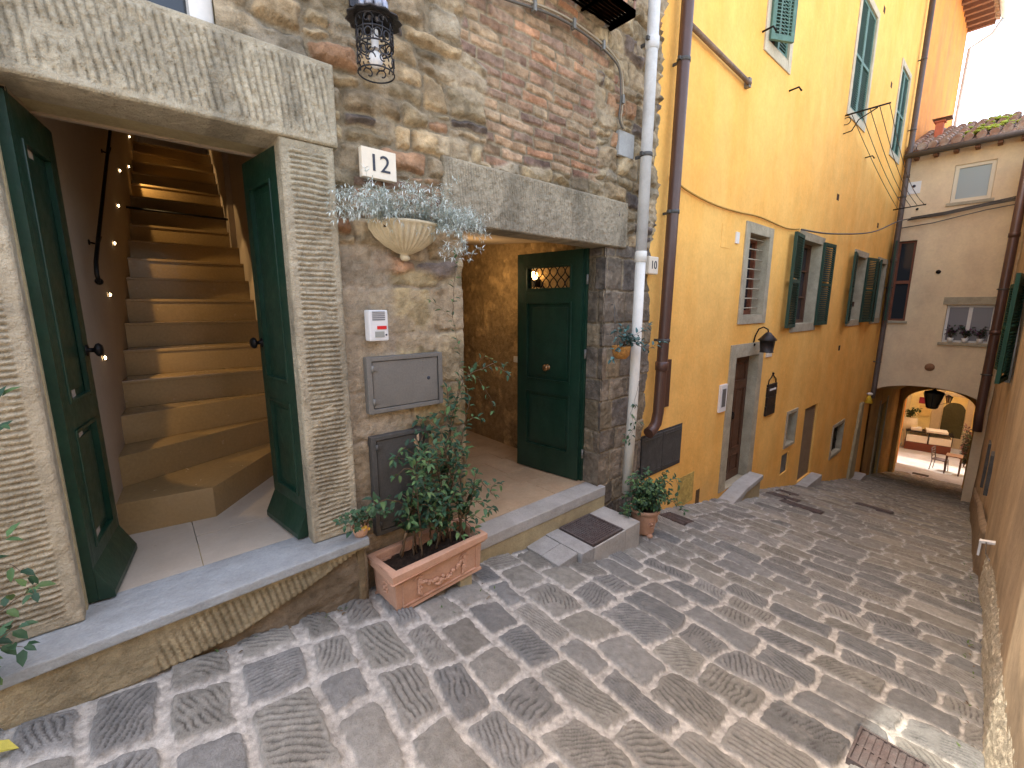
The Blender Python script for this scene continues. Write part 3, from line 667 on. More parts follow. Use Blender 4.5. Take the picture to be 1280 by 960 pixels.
def surround(x0, x1, z0, z1, w=0.11, parent=yh, sill=True, pr=0.018, m=SURR, wb=None):
    b = MB(); y = Y0; wb = w if wb is None else wb
    b.box(x0 - w, x0, y - pr, y + .1, z0 - wb, z1 + w); b.box(x1, x1 + w, y - pr, y + .1, z0 - wb, z1 + w)
    b.box(x0, x1, y - pr, y + .1, z1, z1 + w)
    if sill: b.box(x0, x1, y - pr, y + .1, z0 - wb, z0)
    # stone inner faces
    t = 0.006
    b.box(x0, x0 + t, y - pr, y + .235, z0, z1); b.box(x1 - t, x1, y - pr, y + .235, z0, z1); b.box(x0 + t, x1 - t, y - pr, y + .235, z1 - t, z1); b.box(x0 + t, x1 - t, y - pr, y + .235, z0, z0 + t)
    return b.build('surround', m, parent, 0.004)
def window_unit(H, name='window', label=None, wood=WOODR, gl=GLASSD, mull=True, parent=yh, yb=0.15, bars=3):
    x0, x1, z0, z1 = H; y = Y0 + yb; b = MB(); f = 0.06
    x0 += .007; x1 -= .007; z0 += .007; z1 -= .007
    b.box(x0, x0 + f, y, y + .05, z0, z1); b.box(x1 - f, x1, y, y + .05, z0, z1); b.box(x0 + f, x1 - f, y, y + .05, z0, z0 + f); b.box(x0 + f, x1 - f, y, y + .05, z1 - f, z1)
    if mull: b.box((x0 + x1) / 2 - .04, (x0 + x1) / 2 + .04, y - .008, y + .05, z0 + f, z1 - f)
    for k in range(1, bars): zz = z0 + (z1 - z0) * k / bars; b.box(x0 + f, (x0 + x1) / 2 - .04, y + .01, y + .04, zz - .012, zz + .012); b.box((x0 + x1) / 2 + .04, x1 - f, y + .01, y + .04, zz - .012, zz + .012)
    w_ = b.build(name, wood, parent, 0.003)
    if label: w_['label'] = label
    MB().box(x0, x1, y + .052, y + .06, z0, z1).build('pane', gl, w_)
    return w_
surround(*W_bar, 0.13, wb=0.12); wb_ = window_unit(W_bar, label='red wooden window behind horizontal iron bars', bars=1)
b = MB()
for k in range(8):
    z = -0.02 + k * 0.135; b.tube([(6.40, Y0 + .06, z), (7.03, Y0 + .06, z + .004)], 0.009, 6)
b.build('bars', mat('pale_bar', (0.42, 0.36, 0.25), 0.7, .15, 20, .1), wb_)
for H, lb in ((W1, 'window between the nearest pair of lower shutters'), (W2, 'window between the middle pair of lower shutters'), (W3, 'lower window nearest the arch building')):
    surround(*H, 0.12, wb=.13); window_unit(H, label=lb, wood=WOOD)
for H, lb in ((U1, 'upper window with its left shutter standing open'), (U2, 'upper window with closed pale shutters'), (U3, 'upper window next to the corner downpipe')):
    surround(*H, 0.11, wb=.13, m=mat('pale_surround', (0.56, 0.5, 0.36), .9, .15, 6, .3, 60, tint=(.4, .36, .26), tscale=4, tamt=.6)); window_unit(H, label=lb, wood=WOOD, gl=GLASSB)

def shutter_mesh(w, h, m, rails=1, t=0.04):
    b = MB(); f = 0.055
    b.box(0, f, -t / 2, t / 2, 0, h); b.box(w - f, w, -t / 2, t / 2, 0, h)
    zz = [0] + [h * (k + 1) / (rails + 1) for k in range(rails)] + [h]
    for i, z in enumerate(zz):
        a = z if i == 0 else (z - f if i == len(zz) - 1 else z - f / 2); b.box(f, w - f, -t / 2, t / 2, a, a + f)
    for i in range(len(zz) - 1):
        z = zz[i] + f + .015
        while z < zz[i + 1] - f:
            b.hexa([(f, -t / 2 + .004, z - .012), (w - f, -t / 2 + .004, z - .012), (w - f, t / 2 - .004, z + .014), (f, t / 2 - .004, z + .014)],
                   [(f, -t / 2 + .004, z - .004), (w - f, -t / 2 + .004, z - .004), (w - f, t / 2 - .004, z + .022), (f, t / 2 - .004, z + .022)])
            z += 0.038
    me = b.mesh('shutter'); me.materials.append(m); return me
def place_shutter(me, hinge, ang, z, parent, label=None):
    o = put(bpy.data.objects.new('shutter', me), 'shutter', None, parent); o.location = (hinge[0], hinge[1], z); o.rotation_euler.z = ang
    if label: o['label'] = label
    return o
sm = shutter_mesh(0.58, 1.48, SHUT)
place_shutter(sm, (8.43, Y0 - .035), R(180 + 6), -0.34, yh)
place_shutter(sm, (9.57, Y0 - .035), R(-3), -0.34, yh)
place_shutter(sm, (12.0, Y0 - .035), R(180 + 8), -0.36, yh)
place_shutter(sm, (13.0, Y0 - .035), R(-9), -0.36, yh)
place_shutter(sm, (14.32, Y0 - .035), R(180 + 12), -0.37, yh)
us = shutter_mesh(0.545, 1.82, SHUTP, 1)
place_shutter(us, (10.152, Y0 + .03), 0, 3.525, yh); place_shutter(us, (10.705, Y0 + .03), 0, 3.525, yh)
u1 = shutter_mesh(0.345, 1.63, SHUTP, 1)
place_shutter(u1, (6.36, Y0 - .03), R(-28), 3.262, yh); place_shutter(u1, (6.735, Y0 + .03), 0, 3.262, yh)
u3 = shutter_mesh(0.465, 1.77, SHUTP, 1)
place_shutter(u3, (13.855, Y0 + .03), 0, 3.62, yh); place_shutter(u3, (14.33, Y0 + .03), 0, 3.62, yh)
# front door
surround(DOOR[0], DOOR[1], DOOR[2] + .001, DOOR[3], 0.18, sill=False, wb=0.0)
b = MB(); x0, x1, z0, z1 = DOOR
dl, dm = door_leaf(x1 - x0 - .014, z1 - z0 - .007, 0.05, [(0.07, .36, .12, .4), (.42, .71, .12, .4), (.07, .36, .5, 1.45), (.42, .71, .5, 1.45), (.07, .71, 1.56, 1.86)], faces=(-1,))
Mx = Matrix.Translation((x0 + .007, Y0 + .14, z0))
dd = dl.xf(Mx).build('door', WOOD, yh); dm.xf(Mx).build('moulding', WOOD, dd, .004)
dd['label'] = 'dark brown panelled wooden front door'
b = MB(); b.tube([(6.64 + .03 * math.cos(t), Y0 + .10, -1.62 + .045 * math.sin(t)) for t in np.linspace(0, 6.28, 14)], .007, 6); b.ball((6.64, Y0 + .105, -1.57), .016); b.build('knocker', IRON, dd)
b = MB()  # worn step
b.prism([(6.08, -2.9), (6.08, -2.76), (6.6, -2.64), (7.2, -2.6), (7.2, -2.67), (6.6, -2.72)], 'y', 2.31, Y0)
st_ = b.build('door_step', CONC, yh, .012)
b = MB(); b.prism([(6.12, -2.95), (6.12, -2.80), (6.6, -2.722), (7.17, -2.672), (7.17, -3.2)], 'y', 2.335, Y0); b.build('step_base', CEMY, yh, .008)
# small openings low on the wall
surround(*W5, 0.05); window_unit(W5, yb=.12, mull=False, bars=1, wood=METG, label='small square basement window above a grey hatch')
surround(*W7, 0.07); window_unit(W7, yb=.16, mull=False, bars=1, wood=METG, label='barred basement window beside the louvred hatch')
b = MB()
for k in range(7): b.tube([(12.16 + .12 * k, Y0 + .09, -3.49), (12.16 + .12 * k, Y0 + .09, -2.81)], .01, 6)
for k in range(2): b.tube([(12.11, Y0 + .09, -3.28 + .25 * k), (12.97, Y0 + .09, -3.28 + .25 * k)], .008, 6)
b.build('bars', IRON, yh)
b = MB(); b.box(*[W6[0], W6[1]], Y0 + .03, Y0 + .05, W6[2], W6[3]); 
for k in range(9): b.box(W6[0] + .03, W6[1] - .03, Y0 + .018, Y0 + .03, W6[2] + .03 + k * .04, W6[2] + .05 + k * .04)
b.build('vent_hatch', METG, yh)
b = MB(); b.box(LV[0], LV[1], Y0 + .07, Y0 + .1, LV[2], LV[3])
for k in range(36):
    z = LV[2] + .02 + k * .042
    b.hexa([(LV[0] + .02, Y0 + .03, z), (LV[1] - .02, Y0 + .03, z), (LV[1] - .02, Y0 + .07, z + .012), (LV[0] + .02, Y0 + .07, z + .012)], [(LV[0] + .02, Y0 + .03, z + .008), (LV[1] - .02, Y0 + .03, z + .008), (LV[1] - .02, Y0 + .07, z + .026), (LV[0] + .02, Y0 + .07, z + .026)])
b.build('louvred_hatch', mat('brown_louvre', (.24, .16, .09), .7, .2, 8, .1), yh)
b = MB(); b.box(9.65, 10.75, 2.33, Y0, -3.75, -3.53); b.build('door_step', CONC, yh, .012)
b = MB(); b.box(14.0, 15.2, 2.28, Y0, -5.05, -4.66); b.build('door_step', CONC, yh, .012)
b = MB(); b.hexa([(14.05, Y0 - .06, -5.0), (14.75, Y0 - .06, -5.0), (14.75, Y0, -5.0), (14.05, Y0, -5.0)], [(14.5, Y0 - .06, -2.55), (14.75, Y0 - .06, -2.55), (14.75, Y0, -2.55), (14.5, Y0, -2.55)])
b.build('stone_pier', CEMY, yh, .01)
# putlog holes, the exposed patch and the bricked-up recess
b = MB()
for x, z in ((10.1, 1.95), (13.6, 1.85), (11.6, 5.6), (13.0, 4.7), (11.6, -0.95), (12.3, 0.0)): b.box(x, x + .14, Y0 - .002, Y0 + .1, z, z + .11)
b.build('putlog_hole', mat('hole_dark', (.06, .03, .012), .95, .2, 9, .1), yh)
b = MB(); b.box(4.92, 5.32, Y0 - .006, Y0, -2.52, -2.12); b.build('bare_patch', mat('bare_patch', (.5, .36, .1), .95, .35, 14, .8, 40), yh, .004)
b = MB(); b.box(5.42, 5.52, Y0 - .004, Y0, -2.72, -2.42); b.build('bare_patch', mat('dark_patch', (.12, .07, .03), .95, .35, 14, .8, 40), yh)
b = MB(); b.box(5.55, 5.8, Y0 - .004, Y0, .72, 1.0); b.build('sealed_niche', YEL, yh, .003)
# eaves and roof
b = MB(); b.add([(3.7, 1.75, 8.3), (15.8, 1.75, 8.3), (15.8, 9, 10.6), (3.7, 9, 10.6), (3.7, 1.75, 8.38), (15.8, 1.75, 8.38), (15.8, 9, 10.7), (3.7, 9, 10.7)], [(3, 2, 1, 0), (4, 5, 6, 7), (0, 1, 5, 4), (1, 2, 6, 5), (2, 3, 7, 6), (3, 0, 4, 7)])
for k in range(30): b.box(3.9 + .4 * k, 4.0 + .4 * k, 1.8, Y0, 8.2, 8.3)
b.build('roof', TILE, yh)

# ------------------------------------------------------------------ orange house further down
oh = thing('orange_house', 'tall orange plastered house beyond the corner downpipe, behind the tiled roof', 'house', (0, 0, 0))
b = MB(); wall_holes(b, 15.76, 21.05, -2.2, 9.4, [], Y0, .2); wall_holes(b, 21.05, 22.8, -6.5, 9.4, [], Y0, .2)
b.add([(22.8, Y0, -6.6), (22.8, 8, -6.6), (22.8, 8, 9.4), (22.8, Y0, 9.4)], [(0, 1, 2, 3)]); b.add([(15.76, 3.0, -2.2), (22.8, 3.0, -2.2), (22.8, 3.0, 9.4), (15.76, 3.0, 9.4)], [(0, 1, 2, 3)])
b.build('wall', ORA, oh)
b = MB()
for x, z, w, hh in ((17.0, 3.75, .1, .3), (18.6, 4.15, .16, .62), (19.9, 4.75, .3, .28)): b.box(x, x + w, Y0 - .02, Y0 + .02, z, z + hh)
b.box(21.2, 21.9, Y0 - .05, Y0, 5.3, 5.33); b.build('wall_fixing', METD, oh)
b = MB()
b.add([(15.8, 1.8, 9.42), (23.0, 1.8, 9.42), (23.0, 8, 11.6), (15.8, 8, 11.6), (15.8, 1.8, 9.48), (23.0, 1.8, 9.48), (23.0, 8, 11.7), (15.8, 8, 11.7)], [(3, 2, 1, 0), (4, 5, 6, 7), (0, 1, 5, 4), (1, 2, 6, 5), (2, 3, 7, 6), (3, 0, 4, 7)])
for k in range(31):
    x = 16 + .225 * k
    b.tube([(x, 1.72, 9.48), (x, 3.5, 10.1)], 0.095, 8)
b.build('roof', TILE, oh)
b = MB()
for k in range(17): b.box(16 + .42 * k, 16.12 + .42 * k, 1.88, Y0, 9.27, 9.4)
b.build('rafter', mat('rafter_wood', (.2, .1, .06), .8, .2, 6, .2), oh)
b = MB(); b.tube([(15.9, 1.7, 9.38), (23.1, 1.7, 9.38)], .07, 10); b.tube([(22.7, 1.72, 9.3), (22.7, 1.9, 8.95), (22.7, 2.4, 8.7), (22.7, 2.45, 6.0), (22.7, 2.45, 4.0)], .045, 8); b.build('gutter', WHITEP, oh)

# ------------------------------------------------------------------ tan house over the arch
th = thing('arch_house', 'tan plastered house bridging the lane over a low arched passage', 'house', (0, 0, 0))
XF = 15.75
# front skin with arch cut-out and two windows
ya, yb_ = 0.40, 2.48; zc, zs_ = -2.10, -2.42
def arch_z(y):
    m_ = (ya + yb_) / 2; hw = (yb_ - ya) / 2; t = (y - m_) / hw
    return zs_ + (zc - zs_) * math.sqrt(max(0, 1 - t * t * .96))
TW1 = (2.05, 2.42, -0.38, 1.72); TW2 = (0.42, 1.28, -0.90, 0.04); TW3 = (0.86, 1.56, 2.55, 3.42)
def skin_x(b, X0, holes, y0, y1, z0, z1, th_):
    ys = sorted({y0, y1, *[h[0] for h in holes], *[h[1] for h in holes]}); zs = sorted({z0, z1, *[h[2] for h in holes], *[h[3] for h in holes]})
    for i in range(len(ys) - 1):
        for j in range(len(zs) - 1):
            cy, cz = (ys[i] + ys[i + 1]) / 2, (zs[j] + zs[j + 1]) / 2
            if any(h[0] < cy < h[1] and h[2] < cz < h[3] for h in holes): continue
            b.add([(X0, ys[i], zs[j]), (X0, ys[i + 1], zs[j]), (X0, ys[i + 1], zs[j + 1]), (X0, ys[i], zs[j + 1])], [(0, 3, 2, 1)])
    for a, c, d, e in holes:
        b.add([(X0, a, d), (X0, c, d), (X0, c, e), (X0, a, e), (X0 + th_, a, d), (X0 + th_, c, d), (X0 + th_, c, e), (X0 + th_, a, e)], [(0, 4, 5, 1), (1, 5, 6, 2), (2, 6, 7, 3), (3, 7, 4, 0)])
b = MB(); skin_x(b, XF, [TW1, TW2, TW3], -1.6, 2.53, -2.08, 3.86, .14)
n = 28
ysr = np.linspace(ya, yb_, n)
for i in range(n - 1):
    a, c = ysr[i], ysr[i + 1]
    b.add([(XF, a, arch_z(a)), (XF, c, arch_z(c)), (XF, c, -2.08), (XF, a, -2.08)], [(0, 3, 2, 1)])
b.add([(XF, yb_, -2.6), (XF, 2.53, -2.6), (XF, 2.53, -2.08), (XF, yb_, -2.08)], [(0, 3, 2, 1)]); b.add([(XF, -1.6, -6), (XF, ya, -6), (XF, ya, -2.08), (XF, -1.6, -2.08)], [(0, 3, 2, 1)])
b.build('wall', TAN, th)
# passage: vault, side walls, far arch
b = MB()
for i in range(n - 1):
    a, c = ysr[i], ysr[i + 1]; dz = -0.55
    b.add([(XF, a, arch_z(a)), (XF, c, arch_z(c)), (20.6, c, arch_z(c) + dz), (20.6, a, arch_z(a) + dz)], [(0, 3, 2, 1)])
b.box(XF + .012, 21.03, 0.30, 0.4, -6.6, -2.2)
wall_holes(b, 15.76, 21.05, -6.4, -2.35, [TD], 2.49, .2); b.box(15.76, 21.05, 2.72, 2.8, -6.5, -2.2)
# far wall with round arch
FA = []; y0f, y1f = 0.56, 2.36; mf = (y0f + y1f) / 2; hw = (y1f - y0f) / 2; zsf = -3.42
nf = 24; yf = [mf - hw * math.cos(math.pi * k / nf) for k in range(nf + 1)]; zf = [zsf + 0.62 * math.sin(math.pi * k / nf) for k in range(nf + 1)]
for Xw in (20.6, 21.05):
    for i in range(nf): b.add([(Xw, yf[i], zf[i]), (Xw, yf[i + 1], zf[i + 1]), (Xw, yf[i + 1], -2.3), (Xw, yf[i], -2.3)], [(0, 3, 2, 1)])
    b.add([(Xw, y1f, -6.5), (Xw, 2.5, -6.5), (Xw, 2.5, -2.3), (Xw, y1f, -2.3)], [(0, 3, 2, 1)]); b.add([(Xw, .3, -6.5), (Xw, y0f, -6.5), (Xw, y0f, -2.3), (Xw, .3, -2.3)], [(0, 3, 2, 1)])
for i in range(nf): b.add([(20.6, yf[i], zf[i]), (20.6, yf[i + 1], zf[i + 1]), (21.05, yf[i + 1], zf[i + 1]), (21.05, yf[i], zf[i])], [(0, 1, 2, 3)])
for y in (y0f, y1f): b.add([(20.6, y, -6.5), (20.6, y, zsf), (21.05, y, zsf), (21.05, y, -6.5)], [(0, 1, 2, 3)])
b.build('passage', TUN, th)
# rest of the house body
b = MB(); b.box(XF + .16, 21.04, -1.6, 2.5, -1.95, -1.9); b.box(XF + .2, XF + .26, -1.6, 2.5, -1.9, 3.8); b.box(20.98, 21.04, -1.6, 2.5, -2.3, 5.2); b.box(XF + .2, 21.04, -1.6, -1.5, -1.9, 3.8)
b.build('wall_core', TAN, th)
def tan_window(H, frame, gl, nm, mull=True, f=0.05, dep=.07):
    a, c, d, e = H; a += .004; c -= .004; d += .004; e -= .004; b = MB(); X0 = XF + dep
    b.box(X0, X0 + .05, a, a + f, d, e); b.box(X0, X0 + .05, c - f, c, d, e); b.box(X0, X0 + .05, a + f, c - f, d, d + f); b.box(X0, X0 + .05, a + f, c - f, e - f, e)
    if mull == 'v': b.box(X0 - .01, X0 + .05, (a + c) / 2 - .035, (a + c) / 2 + .035, d + f, e - f)
    if mull == 'h': b.box(X0 - .01, X0 + .05, a + f, c - f, (d + e) / 2 - .06, (d + e) / 2 + .02)
    w_ = b.build('window', frame, th, .003); w_['label'] = nm
    MB().box(X0 + .03, X0 + .035, a + f, c - f, d + f, e - f).build('pane', gl, w_)
    return w_
tan_window(TW1, WOODR, GLASSD, 'tall narrow red framed window in the corner', 'h')
tw2 = tan_window(TW2, WHITE, glass('curtain_glass', (0.16, 0.15, 0.17), .3), 'white framed window with flowerpots above the arch', 'v')
tan_window(TW3, mat('cream_frame', (.7, .62, .45), .5, .05, 6, .05), GLASSG, 'cream framed window of frosted glass under the eaves', None, .075, .03)
b = MB(); b.box(XF - .02, XF + .1, .34, 1.36, .055, .24); b.build('lintel', SURR, th, .006); b = MB(); b.box(XF - .05, XF + .1, .34, 1.34, -.97, -.905); b.build('sill', SURR, th, .006)
b = MB(); b.box(XF - .05, XF + .06, 2.0, 2.46, -.44, -.385); b.build('sill', SURR, th, .005); b = MB(); b.box(XF - .03, XF + .02, .8, 1.62, 2.47, 2.545); b.build('sill', SURR, th, .005)
b = MB(); b.lathe([(0, 0.0), (.1, 0), (.1, .02), (0, .02)], seg=20); b.xf(Matrix.Translation((XF - .012, 1.41, -1.57)) @ Matrix.Rotation(R(90), 4, 'Y')); b.build('clay_disc', mat('clay_disc', (.3, .16, .08), .9, .2, 9, .3), th)
b = MB(); b.lathe([(0, 0.0), (.05, 0), (.05, .03), (0, .03)], seg=16); b.xf(Matrix.Translation((XF - .02, 1.55, .88)) @ Matrix.Rotation(R(90), 4, 'Y')); b.ball((XF - .01, 2.15, 2.5), .03); b.build('vent_hole', IRON, th)
for y_, z_, hgt in ((2.12, -0.38, 0),): pass
ds = shutter_mesh(0.52, 2.05, SHUT, 1)
place_shutter(ds, (XF - .02, 2.43), R(180 + 5), -0.36, th, 'dark green louvred shutter folded against the ochre wall')
# door inside the passage
b = MB(); b.box(TD[0], TD[1], 2.56, 2.6, TD[2], TD[3]); b.build('passage_door', mat('olive_door', (.1, .1, .06), .6, .2, 6, .1), th)
b = MB(); b.box(17.05, 17.2, 2.47, 2.5, -5.7, -2.85); b.box(18.2, 18.35, 2.47, 2.5, -5.8, -2.85); b.box(17.05, 18.35, 2.3, 2.5, -5.9, -5.56); b.build('surround', SURR, th, .005)
# roof of pantiles
b = MB(); rx0, rx1 = XF - .28, XF + 2.6; rz0, rz1 = 3.92, 5.0
def rz(x): return rz0 + (rz1 - rz0) * (x - rx0) / (rx1 - rx0)
b.add([(rx0, -1.7, rz0 - .03), (rx1, -1.7, rz1 - .03), (rx1, 2.53, rz1 - .03), (rx0, 2.53, rz0 - .03), (rx1 + 2.6, -1.7, rz0), (rx1 + 2.6, 2.53, rz0)], [(0, 1, 2, 3), (1, 4, 5, 2)])
r = random.Random(3)
y = 2.42; 
while y > -1.6:
    n_ = 9
    for k in range(n_):
        xa = rx0 + (rx1 - rx0) * k / n_; xb = xa + (rx1 - rx0) / n_ * 1.18; dy = r.uniform(-.012, .012); rr = r.uniform(.082, .096)
        b.tube([(xa, y + dy, rz(xa) + .03 + .012), (xb, y + dy * .5, rz(xb) + .018)], [rr, rr * .78], 12)
    y -= 0.205
b.build('roof', TILE, th)
b = MB()
for k in range(260):
    u = r.random(); xx = rx0 + .15 + (rx1 - rx0 - .3) * r.random(); yy = 1.72 - 2.6 * u
    if math.sin(yy * 7) + math.sin(xx * 5 + yy * 3) < -.2: continue
    q = r.uniform(.03, .085); b.ball((xx, yy, rz(xx) + .07 + r.uniform(-.03, .05)), q, 6, 4, (1.3, 1, .45))
b.build('moss', MOSS, th)
b = MB(); b.tube([(XF - .34, 2.5, 3.78), (XF - .34, -1.65, 3.86)], .07, 10); b.build('gutter', mat('lead_gutter', (.1, .09, .085), .6, .2, 8, .1, metal=.3), th)
b = MB()
for k in range(11): yy = 2.3 - .36 * k; b.box(XF - .3, XF, yy - .04, yy + .04, 3.70, 3.79)
b.build('rafter', mat('rafter_wood', (.2, .1, .06)), th)
ch = MB(); ch.box(XF + .95, XF + 1.13, 2.02, 2.18, 4.3, 4.8); ch.box(XF + .92, XF + 1.16, 1.99, 2.21, 4.8, 4.84); c_ = ch.build('chimney', mat('red_clay', (.5, .15, .08), .85, .15, 8, .2), th, .01)
ch = MB(); ch.add([(XF + .85, 1.88, 4.88), (XF + 1.25, 1.88, 4.88), (XF + 1.25, 2.25, 4.88), (XF + .85, 2.25, 4.88), (XF + 1.05, 1.88, 4.94), (XF + 1.05, 2.25, 4.94)], [(0, 1, 4), (3, 5, 2), (0, 4, 5, 3), (1, 2, 5, 4)]); ch.build('cap', TILE, c_)

# ------------------------------------------------------------------ right-hand wall
rh = thing('peach_house', 'weathered peach plastered house along the right edge of the lane', 'house', (0, 0, 0))
def ry(x, z): return yr(x)
xs = np.arange(-3.0, XF + .02, .15); zs = np.arange(-5.6, 6.01, .3); 
def gridw(x0, x1, z0f, z1f, off, sx_=.1, nz=20, rough=.0, seed=500):
    xs = np.arange(x0, x1 + .001, sx_); T = np.linspace(0, 1, nz); Xg, Tg = np.meshgrid(xs, T, indexing='ij')
    Z0 = z0f(Xg); Z1 = z1f(Xg); Zg = Z0 + (Z1 - Z0) * Tg
    Yg = yr(Xg) + off + (fbm(Xg * .8, Zg * .8, seed, 3) - .5) * .06 + rough * (fbm(Xg * 40, Zg * 40, seed + 5, 2) - .5)
    return np.stack([Xg, Yg, Zg], -1)
P = gridw(-3, XF + .3, lambda x: g(x) - .3, lambda x: np.where(x < 8.6, .9, 3.3), 0, .12, 80)  # unseen wall top kept low so more skylight enters the lane
me = grid_mesh('wall', [(P, np.ones(P.shape) * .5, None)]); me.materials.append(PEACH); put(bpy.data.objects.new('wall', me), 'wall', None, rh)
b = MB(); b.hexa([(-3, -1.6, -3), (8.6, -1.6, -5), (8.6, -.06, -5), (-3, -.43, -3)], [(-3, -1.6, .9), (8.6, -1.6, .9), (8.6, -.06, .9), (-3, -.43, .9)]); b.hexa([(8.6, -1.6, -5), (XF, -1.6, -5), (XF, .15, -5), (8.6, -.07, -5)], [(8.6, -1.6, 3.3), (XF, -1.6, 3.3), (XF, .15, 3.3), (8.6, -.07, 3.3)]); b.build('wall_core', PEACH, rh)
b = MB(); b.hexa([(-3.1, -1.7, .9), (8.55, -1.7, .9), (8.55, .02, .9), (-3.1, -.34, .9)], [(-3.1, -1.7, .97), (8.55, -1.7, .97), (8.55, .02, .97), (-3.1, -.34, .97)]); b.build('coping', CONC, rh, .01)
P = gridw(1.2, 6.2, lambda x: g(x) - .2, lambda x: g(x) + .50 + .10 * np.clip(fbm(x * 1.2, x * 0, 511, 2), 0, 1), 0.012, .012, 90, .02, 500)
# soften the top of the roughcast plinth back into the wall
P[:, -30:, 1] -= np.linspace(0, .03, 30)[None, :]; P[-30:, :, 1] -= np.linspace(0, .03, 30)[:, None]
me = grid_mesh('roughcast_plinth', [(P, np.ones(P.shape) * .5, None)]); me.materials.append(ROUGH); put(bpy.data.objects.new('roughcast_plinth', me), 'roughcast_plinth', None, rh)
P = gridw(6.3, 14.5, lambda x: g(x) - .2, lambda x: g(x) + .55, 0.03, .05, 30, .015, 540); P[:, -3:, 1] -= np.linspace(0, .045, 3)[None, :]; P[:8, :, 1] -= np.linspace(.07, 0, 8)[:, None]
me = grid_mesh('cement_plinth', [(P, np.ones(P.shape) * .5, None)]); me.materials.append(mat('grimy_cement', (.27, .2, .13), .95, .3, 6, .6, 50)); put(bpy.data.objects.new('cement_plinth', me), 'cement_plinth', None, rh)
for x, z0, z1, w in ((10.3, -2.95, -2.2, .35), (8.55, -2.55, -1.98, .3)):
    b = MB(); b.box(x, x + w, yr(x) - .1, yr(x) + .03, z0, z1); o_ = b.build('vent_hatch', METD, rh, .006)
ms = shutter_mesh(0.62, 1.35, SHUTB, 1)
place_shutter(ms, (10.0, yr(10) + .03), R(9), -1.0, rh, 'bright green shutter seen edge on beside the downpipe')
place_shutter(ms, (8.7, yr(8.7) + .03), R(180 - 6), -.95, rh)
b = MB(); b.box(8.75, 9.95, yr(9) - .1, yr(9) + .03, -1.0, .4); b.build('window', GLASSD, rh)
# ================================================================== PIPES, CABLES
def pipe(name, label, pts, r, m, collars=(), clamps=(), cat='drainpipe', cm=None):
    t = thing(name, label, cat, pts[-1]); o = Vector(pts[-1])
    b = MB(); b.tube([Vector(p) - o for p in pts], r, 16); b.build('pipe', m, t)
    P_ = [Vector(p) for p in pts]
    def at(z):
        for a, c in zip(P_, P_[1:]):
            if min(a.z, c.z) <= z <= max(a.z, c.z): k = (z - a.z) / (c.z - a.z + 1e-9); return a + (c - a) * k
        return P_[0]
    for z in collars:
        p = at(z) - o; b = MB(); b.lathe([(r, -.05), (r * 1.16, -.045), (r * 1.16, .045), (r, .05)], (p.x, p.y, p.z), 18); b.build('collar', m, t)
    for z in clamps:
        p = at(z) - o; b = MB(); b.lathe([(r * 1.03, -.018), (r * 1.1, -.016), (r * 1.1, .016), (r * 1.03, .018)], (p.x, p.y, p.z), 18); b.box(p.x - .008, p.x + .008, p.y + r, p.y + .11, p.z - .012, p.z + .012)
        b.box(p.x - r - .035, p.x - r + .004, p.y - .012, p.y + .012, p.z - .014, p.z + .014)
        b.build('clamp', cm or METD, t)
    return t
pipe('drainpipe', 'pale grey white drainpipe down the corner of the stone house', [(3.60, 2.36, 4.0), (3.60, 2.36, 2.4), (3.59, 2.36, .5)], .05, WHITEP, (2.2, ), (2.22, 1.32))
b_ = pipe('drainpipe', 'cream lower length of drainpipe ending above the round flowerpot', [(3.59, 2.36, .52), (3.585, 2.36, -.9), (3.56, 2.37, -1.85)], .047, CREAMP, (.45,), ())
pipe('drainpipe', 'brown metal drainpipe with a bent foot at the near end of the ochre wall', [(4.24, 2.42, 8.0), (4.24, 2.42, 3.0), (4.19, 2.42, 0), (4.16, 2.42, -1.12), (4.13, 2.42, -1.24), (4.06, 2.42, -1.30), (3.99, 2.42, -1.325)], .058, BROWNP, (-.62,), (2.3, .93, -.35))
pipe('drainpipe', 'dark downpipe in the corner between the ochre house and the arch house', [(15.45, 2.42, 8.3), (15.45, 2.42, 2), (15.4, 2.42, -2.3), (15.3, 2.42, -2.5)], .06, mat('grey_brown_pipe', (.1, .075, .06), .5, .2, 6, .1), (3.3, 1.2), (6, 4.4, 2.8, .5, -1.5))
pipe('drainpipe', 'brown downpipe at the right edge of the arch house front', [(15.3, .36, 3.8), (15.3, .36, -.5), (15.3, .36, -2.6), (15.25, .34, -3.0)], .085, BROWNP, (1.6, -.6), (.4, -1.6))
def wire(name, label, pts, r, m, cat='cable', parent=None, smooth=True):
    P_ = [Vector(p) for p in pts]; out = []
    if smooth and len(P_) > 2:
        for i in range(len(P_) - 1):
            p0 = P_[max(i - 1, 0)]; p1 = P_[i]; p2 = P_[i + 1]; p3 = P_[min(i + 2, len(P_) - 1)]
            for k in range(6):
                t = k / 6; out.append(.5 * ((2 * p1) + (-p0 + p2) * t + (2 * p0 - 5 * p1 + 4 * p2 - p3) * t * t + (-p0 + 3 * p1 - 3 * p2 + p3) * t ** 3))
        out.append(P_[-1])
    else: out = P_
    b = MB(); b.tube(out, r, 6)
    o = b.build(name, m, parent)
    if parent is None: tag(o, label, cat)
    return o
wc = thing('wall_conduit', 'pair of cables clipped across the upper stone wall, ending above a small plaque', 'cable', (0, 0, 0))
